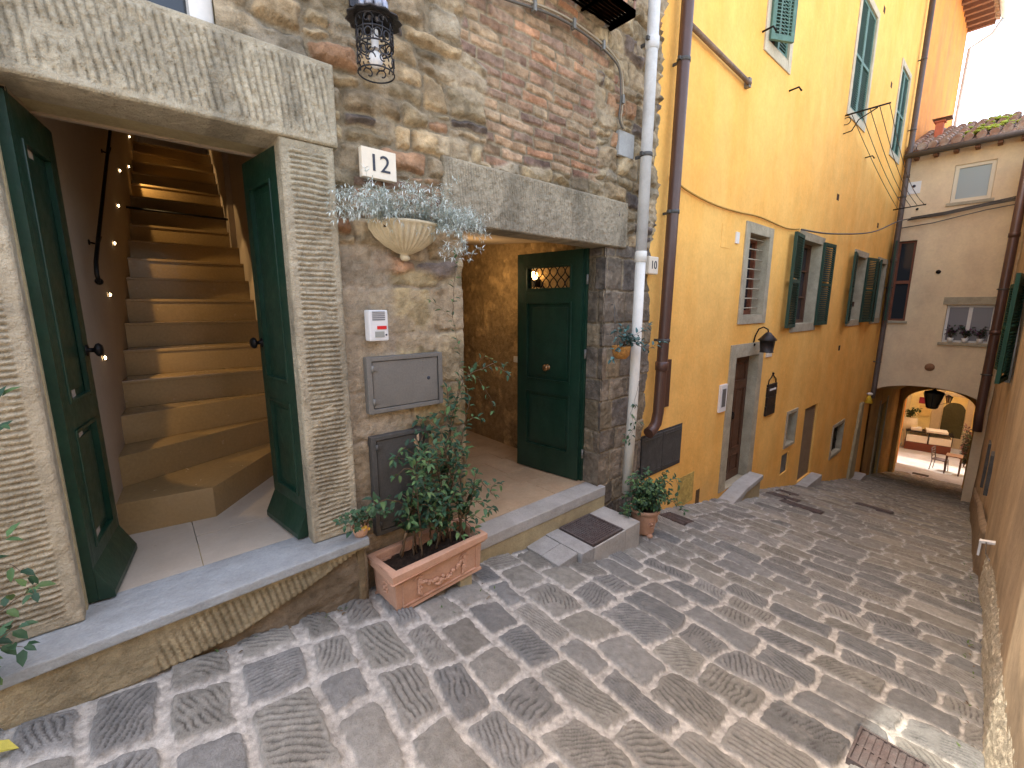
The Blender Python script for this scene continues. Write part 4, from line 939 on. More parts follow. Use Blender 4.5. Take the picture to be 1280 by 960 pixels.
for k, dz in enumerate((0, .03)):
    wire('cable', '', [(1.45, 2.45, 1.88 + dz), (1.9, 2.45, 1.93 + dz), (2.5, 2.45, 2.03 + dz), (2.9, 2.45, 2.03 + dz), (3.2, 2.45, 1.98 + dz), (3.29 + dz, 2.45, 1.9), (3.31 + dz, 2.45, 1.7), (3.30 + dz, 2.45, 1.57), (3.36 + dz, 2.45, 1.50)], .008, CABLE if k == 0 else mat('beige_cable', (.32, .27, .19), .6, .1, 8, .02), parent=wc)
for x, z in ((1.9, 1.95), (2.3, 2.01), (2.7, 2.05), (3.05, 2.03), (3.33, 1.72)): MB().box(x - .012, x + .012, 2.43, 2.465, z - .03, z + .035).build('clip', METG, wc)
pl = thing('stone_plaque', 'small blank pale grey plaque beside the white drainpipe', 'plaque', (3.46, 2.475, 1.4)); MB().box(-.12, .1, -.008, .03, -.1, .1).build('plate', mat('slate_plate', (.33, .335, .32), .6, .15, 9, .2), pl, .004)
yw = Y0 - .025
wire('wall_cable', 'thin cable running along the ochre wall towards the arch house', [(4.26, yw, 1.30), (4.6, yw, 1.22), (5.2, yw, 1.17), (5.83, yw, 1.17), (6.6, yw, 1.2), (7.6, yw, 1.17), (8.2, yw, 1.22)], .011, CABLEY)
b_ = wire('overhead_cable', 'dark cable sagging from the ochre wall across the front of the arch house', [(8.2, yw - .03, 1.21), (9.6, yw - .1, 1.28), (12, 2.3, 1.55), (14, 2.2, 2.0), (15.6, 2.0, 2.27), (15.65, 1.3, 2.33), (15.6, .36, 2.45)], .014, CABLE)
b = MB(); 
for k in range(4): b.tube([(15.66, 2.3 - .02 * k, 2.23 + .02 * k), (15.66, 1.6, 2.27 + .022 * k), (15.64, .9, 2.37 + .02 * k), (15.6, .3, 2.42 + .03 * k)], .012, 6)
b.tube([(15.66, 2.4, 2.05), (15.66, 1.8, 2.1), (15.64, .9, 2.27), (15.6, .3, 2.33)], .013, 6)
tag(b.build('cable_bundle', CABLE), 'bundle of dark cables across the arch house below the frosted window', 'cable')
rod = thing('wall_rod', 'rusty diagonal iron pipe fixed high on the ochre wall', 'pipe', (4.38, 2.5, 2.7)); MB().tube([(0, -.02, 0), (1.48, -.02, -.09)], .025, 10).build('tube', mat('rusty_tube', (.2, .14, .1), .7, .3, 12, .2), rod); MB().box(1.44, 1.5, -.03, .04, -.13, -.03).build('bracket', METG, rod)
# washing line bracket and lines
wl = thing('clothes_line', 'iron clothes line bracket with wires strung to the corner under the tall closed shutters', 'clothes line', (10.0, Y0, 3.35))
b = MB(); b.tube([(0, 0, 0), (0.02, -.62, .02)], .014, 6); b.tube([(0, 0, -.3), (0.01, -.12, -.28), (.02, -.2, -.12), (.02, -.45, 0)], .01, 6); b.tube([(0, -.03 + .06 * math.cos(t), -.1 + .06 * math.sin(t)) for t in np.linspace(0, 6.28, 12)], .008, 5); b.build('bracket', IRON, wl); b = MB(); b.tube([(5.1, 0, -.9), (5.12, -.62, -.86)], .014, 6); b.build('bracket', IRON, wl)
b = MB()
for k in range(5):
    q = -.08 - .13 * k; b.tube([(0.02 + 5.1 * t, q, .02 - .9 * t - .22 * math.sin(math.pi * t) * (.3 + .25 * k)) for t in np.linspace(0, 1, 14)], .006, 5)
b.build('line', CABLE, wl)
for x, z, s_ in ((7.25, 2.95, 'below the nearest upper window'), (6.2, 3.3, 'left of the nearest upper window'), (11.7, 3.0, 'below the clothes line bracket')):
    h_ = thing('shutter_hook', 'small iron hook sticking out of the ochre wall ' + s_, 'hook', (x, Y0, z)); b = MB(); b.tube([(0, 0, 0), (0.0, -.12, .01), (.03, -.15, -.04)], .012, 6); b.build('hook', IRON, h_)

# ================================================================== PLATES AND BOXES ON THE WALLS
def text_mesh(s, size, depth=0.002, bold=False):
    cu = bpy.data.curves.new('t', 'FONT'); cu.body = s; cu.size = size; cu.extrude = depth; cu.align_x = 'CENTER'; cu.align_y = 'CENTER'; cu.resolution_u = 4
    if bold: cu.offset = 0.002
    o = bpy.data.objects.new('t', cu); col.objects.link(o)
    dg = bpy.context.evaluated_depsgraph_get(); me = bpy.data.meshes.new_from_object(o.evaluated_get(dg)); bpy.data.objects.remove(o); me.materials.clear(); return me
def text(s, size, loc, parent, m=INK, rot=(90, 0, 0), name='lettering', sx_=1.0, bold=False):
    me = text_mesh(s, size, bold=bold); me.materials.append(m); o = put(bpy.data.objects.new(name, me), name, None, parent); o.location = loc; o.rotation_euler = [R(a) for a in rot]; o.scale = (sx_, 1, 1); return o
n12 = thing('house_number', 'marble house number 12 above the shell planter', 'number plate', (1.125, 2.45, .775)); MB().box(-.1, .1, -.012, .03, -.075, .078).build('plate', MARB, n12, .003); text('12', .125, (0, -.0135, 0), n12, sx_=1.05)
n10 = thing('house_number', 'small cream house number 10 between the two drainpipes', 'number plate', (3.93, 2.44, .4)); MB().box(-.085, .085, -.01, .06, -.085, .085).build('plate', MARB, n10, .012); text('10', .11, (0, -.0115, 0), n10)
n8 = thing('house_number', 'small cream house number right of the brown front door', 'number plate', (7.5, Y0, -.68)); MB().box(-.11, .11, -.02, 0, -.1, .1).build('plate', MARB, n8, .004); text('8', .14, (0, -.0215, 0), n8)
ic = thing('intercom', 'white intercom panel with a red label beside the tooled jamb', 'intercom', (1.06, 2.44, -.108))
b = MB(); b.box(-.058, .058, -.03, .04, -.09, .088); b.build('body', mat('white_plastic', (.68, .68, .66), .35, .03, 9, .02), ic, .01)
b = MB()
for k in range(5): b.box(-.038, .038, -.032, -.029, .03 + k * .011, .035 + k * .011)
b.build('speaker_slots', INK, ic)
MB().box(-.012, .045, -.0335, -.03, -.022, -.003).build('red_label', mat('red_label', (.6, .02, .02), .5, 0, bump=0), ic); MB().box(-.026, .03, -.033, -.03, -.068, -.034).build('name_panel', mat('grey_panel', (.3, .31, .28), .3, 0, bump=0), ic); MB().ball((.042, -.031, -.055), .006).build('button', INK, ic)
def hatch(name, label, x0, x1, z0, z1, m, hinges=True, keyx=.8):
    t = thing(name, label, 'meter cover', ((x0 + x1) / 2, 2.47, (z0 + z1) / 2)); w = (x1 - x0) / 2; h_ = (z1 - z0) / 2
    b = MB(); b.box(-w, -w + .03, -.02, .05, -h_, h_); b.box(w - .03, w, -.02, .05, -h_, h_); b.box(-w + .03, w - .03, -.02, .05, h_ - .025, h_); b.box(-w + .03, w - .03, -.02, .05, -h_, -h_ + .025); b.box(-w + .03, w - .03, .0, .03, -h_ + .025, h_ - .025); b.build('frame', m, t, .003)
    b = MB(); b.box(-w + .036, w - .034, -.012, .0, -h_ + .03, h_ - .03); b.build('door', m, t, .002)
    b = MB()
    for z in (h_ - .07, -h_ + .07): b.tube([(-w + .033, -.022, z - .02), (-w + .033, -.022, z + .02)], .008, 8); b.box(-w + .02, -w + .07, -.017, -.012, z - .012, z + .012)
    b.build('hinge', m, t)
    b = MB(); b.lathe([(0, .003), (.010, .003), (.012, 0)], seg=14); b.xf(Matrix.Translation((w * (keyx * 2 - 1), -.013, .01)) @ Matrix.Rotation(R(90), 4, 'X')); b.build('keyhole', INK, t)
    b = MB()
    for sx_ in (-1, 1):
        for k in range(3): b.ball((sx_ * w * .45, -.012, h_ * .7 - k * .04), .003, 6, 4)
    b.build('rivet', m, t)
    return t
hatch('meter_cover', 'grey metal meter cover below the intercom', .99, 1.5, -.635, -.295, METG)
hatch('meter_cover', 'dark metal meter cover behind the shrub of the terracotta trough', .99, 1.38, -1.42, -.78, METD)
vh = thing('vent_doors', 'pair of dark grey metal hatch doors low on the ochre wall', 'hatch', (4.46, Y0, -1.645))
for s_ in (0, 1):
    x0 = -.43 + .43 * s_; b = MB(); b.box(x0, x0 + .424, -.02, -.004, -.235, .225); d_ = b.build('door', METD, vh, .002)
    b = MB(); b.box(x0 + .03, x0 + .395, -.026, -.02, -.2, -.19); b.box(x0 + .03, x0 + .395, -.026, -.02, .185, .195); b.build('ridge', METD, d_)
MB().box(-.46, .455, -.004, .0, -.26, .25).build('frame', METD, vh)
mb = thing('conduit_box', 'narrow dark metal box behind the foot of the brown drainpipe', 'box', (4.44, Y0, -.85)); MB().box(-.06, .06, -.04, 0, -.27, .27).build('cover', BROWNP, mb, .003)
ib = thing('doorbell_panel', 'pale doorbell panel left of the brown front door', 'intercom', (5.95, Y0, -1.23)); b = MB(); b.box(-.1, .1, -.03, 0, -.19, .19); b.build('body', WHITE, ib, .004); b = MB(); b.box(-.05, .06, -.033, -.03, -.12, .13); b.build('panel', METG, ib)
for k in range(3): pass
fs = thing('junction_box', 'little white box on the ochre wall left of the barred window', 'box', (5.98, Y0, .87)); MB().box(-.04, .05, -.02, 0, -.07, .07).build('cover', WHITE, fs, .003)
fs = thing('vent_plate', 'pale square flue plate near the eaves of the arch house', 'vent', (XF, 2.28, 3.03)); MB().box(-.02, 0, -.13, .12, -.14, .16).build('plate', WHITE, fs, .003); b = MB(); b.lathe([(0, .01), (.035, .01), (.035, 0)], seg=12); b.xf(Matrix.Translation((-.02, 0, .05)) @ Matrix.Rotation(R(-90), 4, 'Y')); b.build('hole', INK, fs)
# notice board with little roof and scrolls
nb = thing('notice_board', 'black wooden notice board with white lettering strip and scrolled top, right of the front door', 'sign', (7.78, Y0, -1.5))
b = MB(); 
for k in range(3): b.box(-.2 + .01 * (k % 2), .2 - .01 * (k % 2), -.03, 0, -.26 + k * .16, -.105 + k * .16)
b.box(-.2, .2, -.028, 0, .22, .26); b.build('board', mat('black_board', (.02, .016, .014), .45, .2, 9, .05), nb, .004)
b = MB(); b.box(-.13, .14, -.033, -.03, .155, .185); b.build('paper_strip', WHITE, nb)
b = MB(); b.tube([(-.17, -.012, .25), (-.15, -.012, .33), (-.06, -.012, .37), (0, -.012, .42), (.06, -.012, .37), (.15, -.012, .33), (.17, -.012, .25)], .009, 6); b.ball((0, -.012, .43), .02); b.build('scroll', IRON, nb)
# porch lantern over the brown door
pc = thing('porch_lantern', 'black tin lantern on a curved bracket above the brown front door', 'lantern', (6.86, Y0, -.42))
b = MB(); b.tube([(0, 0, -.13), (0, -.02, .0), (0, -.06, .10), (.0, -.12, .13), (0, -.18, .10), (0, -.19, .06)], .010, 7); b.ball((0, -.01, -.13), .025); b.build('bracket', IRON, pc)
b = MB(); b.lathe([(.02, .06), (.035, .05), (.125, -.05), (.12, -.06), (.10, -.065), (.085, -.22), (.1, -.23), (.0, -.23)], (0, -.19, 0), 6); bb_ = b.build('cage', mat('dark_tin', (.035, .03, .028), .5, .2, 12, .1, metal=.4), pc)
# hanging lantern of the archway
al = thing('arch_lantern', 'large black glazed lantern hanging in the mouth of the arch', 'lantern', (16.3, 1.28, -2.2))
b = MB(); b.tube([(0, 0, .1), (0, 0, -.05)], .012, 6); b.lathe([(.03, -.02), (.06, -.04), (.22, -.09), (.23, -.12)], (0, 0, 0), 6); b.lathe([(.13, -.52), (.10, -.55), (.0, -.56)], (0, 0, 0), 6)
for k in range(6): t = k * math.pi / 3; b.tube([(.225 * math.cos(t), .225 * math.sin(t), -.12), (.125 * math.cos(t), .125 * math.sin(t), -.52)], .011, 5)
b.build('frame', IRON, al); MB().lathe([(.21, -.125), (.115, -.515)], seg=6).build('glass', glass('smoked_glass', (.05, .045, .03), .2), al)
al2 = thing('arch_lantern', 'smaller lantern on a bracket beyond the far end of the archway', 'lantern', (21.6, 1.3, -3.1))
b = MB(); b.lathe([(.02, .0), (.12, -.05), (.1, -.06)], (0, 0, 0), 6); b.lathe([(.05, -.27), (0, -.28)], (0, 0, 0), 6); b.tube([(0, 0, .0), (0, .35, .02)], .012, 5); b.tube([(0, .0, -.28), (0, .3, -.4)], .008, 5)
for k in range(6): t = k * math.pi / 3; b.tube([(.1 * math.cos(t), .1 * math.sin(t), -.06), (.05 * math.cos(t), .05 * math.sin(t), -.27)], .008, 5)
b.build('frame', IRON, al2); MB().lathe([(.09, -.065), (.045, -.265)], seg=6).build('glass', WHITE, al2)
# flood light on the pier
fl = thing('flood_light', 'small lamp with a yellow shade at the foot of the corner downpipe', 'lamp', (14.9, 2.42, -2.38)); b = MB(); b.lathe([(.03, 0), (.1, -.2), (.09, -.2), (.02, 0)], seg=12); b.build('shade', mat('yellow_shade', (.8, .55, .05), .5, .05, 9, .02), fl); b = MB(); b.ball((.04, 0, .04), .07, 10, 6, (1.3, 1, .6)); b.build('housing', WHITE, fl)

# scrolled iron wall lantern
wl_ = thing('wall_lantern', 'cylindrical wrought iron wall lantern with scrollwork and petal crown', 'lantern', (1.06, 2.28, 1.265))
def cyl_band(b, z0, z1, r, seg=28, a0=0, a1=2 * math.pi): b.lathe([(r, z0), (r, z1)], seg=seg, a0=a0, a1=a1)
FE = mat('lantern_iron', (.05, .05, .055), .42, .25, 25, .25, 80, metal=.7)
FEG = mat('pale_iron', (.3, .32, .38), .4, .2, 18, .2, 80, metal=.5)
b = MB(); r_ = .088
for z in (.115, .06, .0, -.115): b.tube([(r_ * math.cos(t), r_ * math.sin(t), z) for t in np.linspace(0, 2 * math.pi, 30)], .004, 5, False)
for k in range(12):
    t = k * math.pi / 6; b.tube([(r_ * math.cos(t), r_ * math.sin(t), .115), (r_ * math.cos(t), r_ * math.sin(t), .0)], .003, 5)
    # rings
    c_ = t + math.pi / 12
    b.tube([(r_ * math.cos(c_ + .2 * math.cos(s_)), r_ * math.sin(c_ + .2 * math.cos(s_)), .03 + .02 * math.sin(s_)) for s_ in np.linspace(0, 6.283, 12)], .0035, 5, False)
for k in range(8):
    c_ = k * math.pi / 4
    for zc_, sg in ((.088, 1), (-.035, -1), (-.08, 1)):
        pts = []
        for q in np.linspace(0, 1, 16):
            an = sg * (q * 5.2); rr = .03 * (1 - .75 * q)
            pts.append((r_ * math.cos(c_ + rr * math.cos(an) / r_), r_ * math.sin(c_ + rr * math.cos(an) / r_), zc_ + rr * math.sin(an)))
        b.tube(pts, .0035, 5)
b.build('scrollwork', FE, wl_)
b = MB(); b.lathe([(.02, .17), (.06, .155), (.125, .125), (.13, .118), (.12, .115), (.05, .14)], seg=48, fn=lambda t, z: 1 + (.05 * math.cos(12 * t) if z < .14 else 0)); b.build('crown', FE, wl_)
b = MB()
for k in range(8): t = k * math.pi / 4; b.ball((.055 * math.cos(t), .055 * math.sin(t), .18), .03, 8, 6, (.7, .7, 1.2))
b.build('petals', FEG, wl_)
b = MB(); b.tube([(0, 0, .17), (0, 0, .30), (0, .1, .34), (0, .2, .34)], .011, 8); b.lathe([(.02, 0), (.055, .005), (.06, .02)], seg=12); b.v[-36:] = b.v[-36:]
b = MB(); b.tube([(0, 0, .16), (0, 0, .3), (0, .08, .34), (0, .19, .34)], .011, 8); b.box(-.04, .04, .185, .2, .26, .42); b.build('bracket', FE, wl_)
b = MB(); b.ball((0, 0, -.05), .034, 14, 10, (1, 1, 1.15)); b.lathe([(.018, .0), (.018, .08)], seg=12); b.build('bulb', BULB, wl_)

# window-box grille high on the stone wall
wbx = thing('window_basket', 'wooden slatted window basket with a flowerpot, high on the stone wall', 'window box', (2.77, 2.5, 2.29))
b = MB()
for k in range(7): b.box(-.65, .42, -.03 - .03 * k, -.014 - .03 * k, -.06, -.05)
for x in (-.65, -.3, .07, .40): b.box(x, x + .02, -.22, .0, -.075, -.062)
b.box(-.67, .44, -.235, -.22, -.08, -.03); b.box(-.67, .44, -.235, -.22, .03, .045); b.box(-.67, -.65, -.22, 0, -.08, -.02); b.box(.42, .44, -.22, 0, -.08, -.02)
for x in (-.66, -.3, .07, .43): b.box(x - .008, x + .008, -.233, -.222, -.03, .03); b.build('slats', mat('dark_basket', (.3, .18, .13), .7, .2, 9, .1), wbx)
b = MB(); b.box(.0, .38, -.2, -.04, -.045, .13); b.build('pot', TERRA, wbx, .01)

# gutter-side fittings on the right: clip and cable
cc = thing('wall_bracket', 'white metal bracket with a hanging wire on the peach wall at the right', 'bracket', (5.2, yr(5.2), -1.95))
b = MB(); b.hexa([(0, 0, 0), (.05, 0, 0), (.05, .09, -.02), (0, .09, -.02)], [(0, 0, .02), (.05, 0, .02), (.05, .09, 0), (0, .09, 0)]); b.hexa([(0, .075, -.13), (.06, .075, -.13), (.06, .09, -.13), (0, .09, -.13)], [(0, .075, 0), (.06, .075, 0), (.06, .09, 0), (0, .09, 0)]); b.build('plate', WHITE, cc, .002)
b = MB(); b.tube([(0.02, .05, 0), (-.3, .045, .02), (-.7, .04, .16), (-1.4, .04, .42)], .005, 5); b.build('wire', CABLE, cc)

# ================================================================== STREET IRONWORK
ramp = thing('manhole_ramp', 'grey stone and cement ramp with a cast iron manhole in front of the second doorway', 'ramp', (0, 0, 0))
def ztop(x): return np.interp(x, [2.2, 2.45, 3.35], [-2.0, -1.965, -1.955])
b = MB(); X0, X1 = 2.25, 3.32
def rampseg(b, x0, x1, y0, y1, dz=0): b.hexa([(x0, y0, -2.35), (x1, y0, -2.35), (x1, y1, -2.35), (x0, y1, -2.35)], [(x0, y0, ztop(x0) + dz), (x1, y0, ztop(x1) + dz), (x1, y1, ztop(x1) + dz), (x0, y1, ztop(x0) + dz)])
RM = mat('ramp_stone', (.34, .34, .325), .8, .15, 10, .5, 90, tint=(.24, .24, .22), tscale=4, tamt=.6)
b = MB(); rampseg(b, 2.28, 2.50, 2.09, 2.28); rampseg(b, 2.28, 2.50, 2.285, 2.465, -.003); rampseg(b, 2.505, 2.66, 2.05, 2.465, .002); b.build('stone', RM, ramp, .008)
b = MB(); rampseg(b, 3.10, 3.33, 2.05, 2.465, -.002); rampseg(b, 2.662, 3.10, 2.05, 2.065, -.006); b.build('kerb', CONC, ramp, .008)
b = MB(); b.box(2.665, 3.095, 2.068, 2.46, -2.3, -1.985); b.build('bed', CEMY, ramp)
mh = MB(); x0, x1, y0, y1 = 2.672, 3.09, 2.074, 2.455
mh.box(x0, x1, y0, y1, -1.98, -1.9605)
mh.box(x0, x0 + .02, y0, y1, -1.9605, -1.952); mh.box(x1 - .02, x1, y0, y1, -1.9605, -1.952); mh.box(x0 + .02, x1 - .02, y0, y0 + .02, -1.9605, -1.952); mh.box(x0 + .02, x1 - .02, y1 - .02, y1, -1.9605, -1.952)
for i in range(15):
    for j in range(14):
        cx, cy = x0 + .035 + i * .025, y0 + .035 + j * .025
        if abs(cx - (x0 + x1) / 2) < .03 and abs(cy - (y0 + y1) / 2) < .03: continue
        s_ = .008; mh.box(cx - s_, cx + s_, cy - .004, cy + .004, -1.9605, -1.955) if (i + j) % 2 else mh.box(cx - .004, cx + .004, cy - s_, cy + s_, -1.9605, -1.955)
mh.box((x0 + x1) / 2 - .02, (x0 + x1) / 2 + .02, (y0 + y1) / 2 - .012, (y0 + y1) / 2 + .012, -1.9605, -1.953)
mo = mh.build('manhole_cover', RUST, ramp)
def iron_cover(label, x0, x1, y0, y1, nx=6, m=RUST, group=None):
    t = thing('drain_cover', label, 'drain cover', ((x0 + x1) / 2, (y0 + y1) / 2, float(g((x0 + x1) / 2)) + .010)); sl = float(g(x1) - g(x0)) / (x1 - x0)
    w, d_ = (x1 - x0) / 2, (y1 - y0) / 2; b = MB(); b.box(-w, w, -d_, d_, -.03, .0)
    n_ = max(3, int((y1 - y0) / .03))
    for k in range(n_): yy = -d_ + .015 + (2 * d_ - .03) * (k + .5) / n_; b.box(-w + .015, w - .015, yy - .008, yy + .008, 0, .006)
    b.box(-.008, .008, -d_, d_, 0, .0063); b.box(-w, -w + .013, -d_, d_, 0, .009); b.box(w - .013, w, -d_, d_, 0, .009); b.box(-w + .013, w - .013, -d_, -d_ + .01, 0, .009); b.box(-w + .013, w - .013, d_ - .01, d_, 0, .009)
    b.xf(Matrix.Rotation(-math.atan(sl), 4, 'Y')); b.build('lid', m, t); return t
iron_cover('rusty cast iron cover at the bottom right corner of the paving', 2.2, 2.5, .0, .25)
iron_cover('reddish iron cover in the paving right of the round flowerpot', 4.35, 4.6, 2.14, 2.44)
iron_cover('short iron drain cover below the brown door, nearest the wall', 8.2, 8.45, 2.12, 2.42)
iron_cover('middle one of the three iron strips below the brown door', 7.65, 7.9, 1.95, 2.4)
iron_cover('longest of the three iron strips below the brown door', 7.3, 7.55, 1.55, 2.1)
iron_cover('iron drain cover alone in the middle of the lane before the arch', 9.4, 9.65, 1.0, 1.5)
iron_cover('black slotted grate just beyond the far arch', 21.35, 21.6, 1.45, 1.9, m=IRON)

# ================================================================== PLANTERS
tr = thing('terracotta_trough', 'rectangular terracotta trough with a moulded fruit garland, between the two doorways', 'planter', (1.29, 2.33, -1.80), R(4))
b = MB()
def ring(b, w0, d0, z0, w1, d1, z1, t):
    for sx_, sy in ((1, 0), (-1, 0), (0, 1), (0, -1)):
        if sx_: b.hexa([(sx_ * (w0 - t), -d0 + t, z0), (sx_ * w0, -d0, z0), (sx_ * w0, d0, z0), (sx_ * (w0 - t), d0 - t, z0)], [(sx_ * (w1 - t), -d1 + t, z1), (sx_ * w1, -d1, z1), (sx_ * w1, d1, z1), (sx_ * (w1 - t), d1 - t, z1)])
        else: b.hexa([(-w0 + t, sy * (d0 - t), z0), (-w0, sy * d0, z0), (w0, sy * d0, z0), (w0 - t, sy * (d0 - t), z0)], [(-w1 + t, sy * (d1 - t), z1), (-w1, sy * d1, z1), (w1, sy * d1, z1), (w1 - t, sy * (d1 - t), z1)])
ring(b, .320, .125, 0.005, .332, .135, .23, .02); b.box(-.315, .315, -.12, .12, .006, .02)
b.build('body', TERRA, tr, .003)
b = MB(); ring(b, .36, .165, .225, .362, .167, .272, .045); ring(b, .345, .15, .208, .352, .157, .2249, .03); b.build('rim', TERRA, tr, .009)
b = MB(); ring(b, .33, .135, .0, .328, .134, .02, .02); b.build('foot_band', TERRA, tr, .003)
b = MB(); rr_ = random.Random(2)
yf_ = -.1355
for a, c in (((-.28, .03), (.28, .036)), ((-.28, .195), (.28, .2))): b.box(a[0], c[0], yf_ - .004, yf_ + .01, a[1], c[1])
b.box(-.285, -.279, yf_ - .004, yf_ + .01, .03, .2); b.box(.279, .285, yf_ - .004, yf_ + .01, .03, .2)
for k in range(70):
    t = rr_.uniform(-1, 1); z = .085 + .055 * t * t + rr_.uniform(-.018, .018) * (1.3 - abs(t)); b.ball((t * .15, yf_ - .004, z), rr_.uniform(.006, .014), 8, 5)
for s_ in (-1, 1):
    for k in range(16): b.ball((s_ * (.17 + rr_.uniform(-.014, .018)), yf_ - .003, .17 - k * .007), rr_.uniform(.006, .011), 7, 5)
    b.tube([(s_ * (.17 + .012 * math.sin(q * 5)), yf_ - .006, .175 - .13 * q) for q in np.linspace(0, 1, 10)], .006, 6)
    b.tube([(s_ * (.175 + .03 * math.cos(q)), yf_ - .004, .165 + .018 * math.sin(q)) for q in np.linspace(0, 5, 12)], .005, 5)
for k in range(8): t = k * math.pi / 4; b.ball((-.327, .03 * math.cos(t), .12 + .03 * math.sin(t)), .010, 7, 5); 
b.ball((-.327, 0, .12), .014)
b.build('garland_relief', TERRA, tr)
def soil_patch(w, d_, z, parent, seed, rnd=False):
    nx, ny = 40, 24; Xg, Yg = np.meshgrid(np.linspace(-w, w, nx), np.linspace(-d_, d_, ny), indexing='ij'); Zg = z + (fbm(Xg * 30 + 5, Yg * 30, seed, 3) - .5) * .05
    keep = None
    if rnd: keep = ((Xg[:-1, :-1] / w) ** 2 + (Yg[:-1, :-1] / d_) ** 2) < 1.0
    me = grid_mesh('soil', [(np.stack([Xg, Yg, Zg], -1), np.ones((nx, ny, 3)) * .1, keep)]); me.materials.append(SOIL); return put(bpy.data.objects.new('soil', me), 'soil', None, parent)
soil_patch(.32, .125, .215, tr, 601)
for (x, y) in ((-.24, -.08), (.2, -.09), (.22, .09), (-.2, .09)): MB().box(x - .05, x + .05, y - .035, y + .035, -.02 - .08 * (x > 0), .004).build('tile_shim', CEMY, tr, .003)
rp = thing('round_flowerpot', 'round terracotta pot with moulded rosette and little feet under the cream drainpipe', 'planter', (3.64, 2.20, float(g(3.64)) + .012))
b = MB(); b.lathe([(0, .02), (.085, .02), (.09, .03), (.10, .045), (.098, .06), (.112, .13), (.128, .22), (.132, .25), (.148, .255), (.15, .285), (.146, .292), (.13, .29), (.125, .24), (0, .24)], seg=36); b.build('body', TERRA, rp)
for k in range(3): t = k * 2.094 + 4.4; MB().ball((.09 * math.cos(t), .09 * math.sin(t), .02), .034, 10, 6, (1, 1, .7)).build('foot', TERRA, rp)
b = MB(); t0 = -1.9
for t0 in (-1.9, -.6):
    c_ = (.12 * math.cos(t0), .12 * math.sin(t0), .16)
    b.tube([(c_[0] - .035 * math.sin(t0) * math.cos(q), c_[1] + .035 * math.cos(t0) * math.cos(q), c_[2] + .04 * math.sin(q)) for q in np.linspace(0, 6.283, 16)], .006, 5, False); b.ball(c_, .014)
b.build('rosette', TERRA, rp)
soil_patch(.125, .125, .265, rp, 611, True)
sp = thing('small_pot', 'tiny brown and yellow pot on the right end of the blue grey threshold', 'planter', (.865, 2.38, -1.335))
b = MB(); b.lathe([(0, .0), (.032, .0), (.04, .02), (.05, .055), (.05, .06), (.044, .06), (.04, .04), (0, .04)], seg=20); b.build('body', TERRA, sp)
b = MB(); 
for k in range(14): b.ball((rr_.uniform(-.04, .04), -.03 + rr_.uniform(-.02, .01), .05 + rr_.uniform(-.01, .012)), rr_.uniform(.007, .012), 6, 4)
b.build('yellow_blooms', mat('yellow_bloom', (.7, .4, .06), .7, .1, 9, 0), sp)
# shell planter on the wall
sh = thing('shell_planter', 'cream fluted half bowl planter fixed to the wall below the number 12', 'planter', (1.27, 2.47, .40))
b = MB(); prof = [(.018, -.115), (.028, -.11), (.022, -.095), (.05, -.085), (.10, -.055), (.15, -.01), (.178, .035), (.19, .062), (.2, .068), (.2, .08), (.185, .08), (.17, .04), (0, .03)]
b.lathe(prof, seg=96, a0=math.pi, a1=2 * math.pi, rx=1.15, ry=.95, fn=lambda t, z: 1 + (.06 * math.cos(34 * t) if -.085 < z < .05 else 0)); b.ball((0, -.01, -.115), .03, 12, 8, (1, .8, .6)); b.build('bowl', mat('cream_stucco', (.6, .52, .35), .85, .12, 14, .25, 80, tint=(.4, .33, .2), tscale=9, tamt=.7), sh)
b = MB(); b.box(-.17, .17, -.10, .0, .035, .06); b.build('soil', SOIL, sh)
# hanging basket
hb = thing('hanging_pot', 'small mossy orange pot hanging in front of the quoin stones by the drainpipe', 'planter', (3.31, 2.33, -.40))
b = MB(); b.lathe([(0, -.07), (.05, -.065), (.075, -.03), (.082, .02), (.085, .05), (.076, .05), (.07, .02), (0, .02)], seg=24, fn=lambda t, z: 1 + .03 * math.sin(9 * t + z * 60)); b.build('basket', mat('coir', (.42, .2, .05), .95, .3, 25, 1.0, 60), hb)
b = MB(); b.tube([(-.06, 0, .05), (0, .1, .42)], .003, 4); b.tube([(.06, 0, .05), (0, .1, .42)], .003, 4); b.tube([(0, .07, .05), (0, .1, .42)], .003, 4); b.ball((0, .12, .42), .01); b.build('hanger', CABLE, hb)

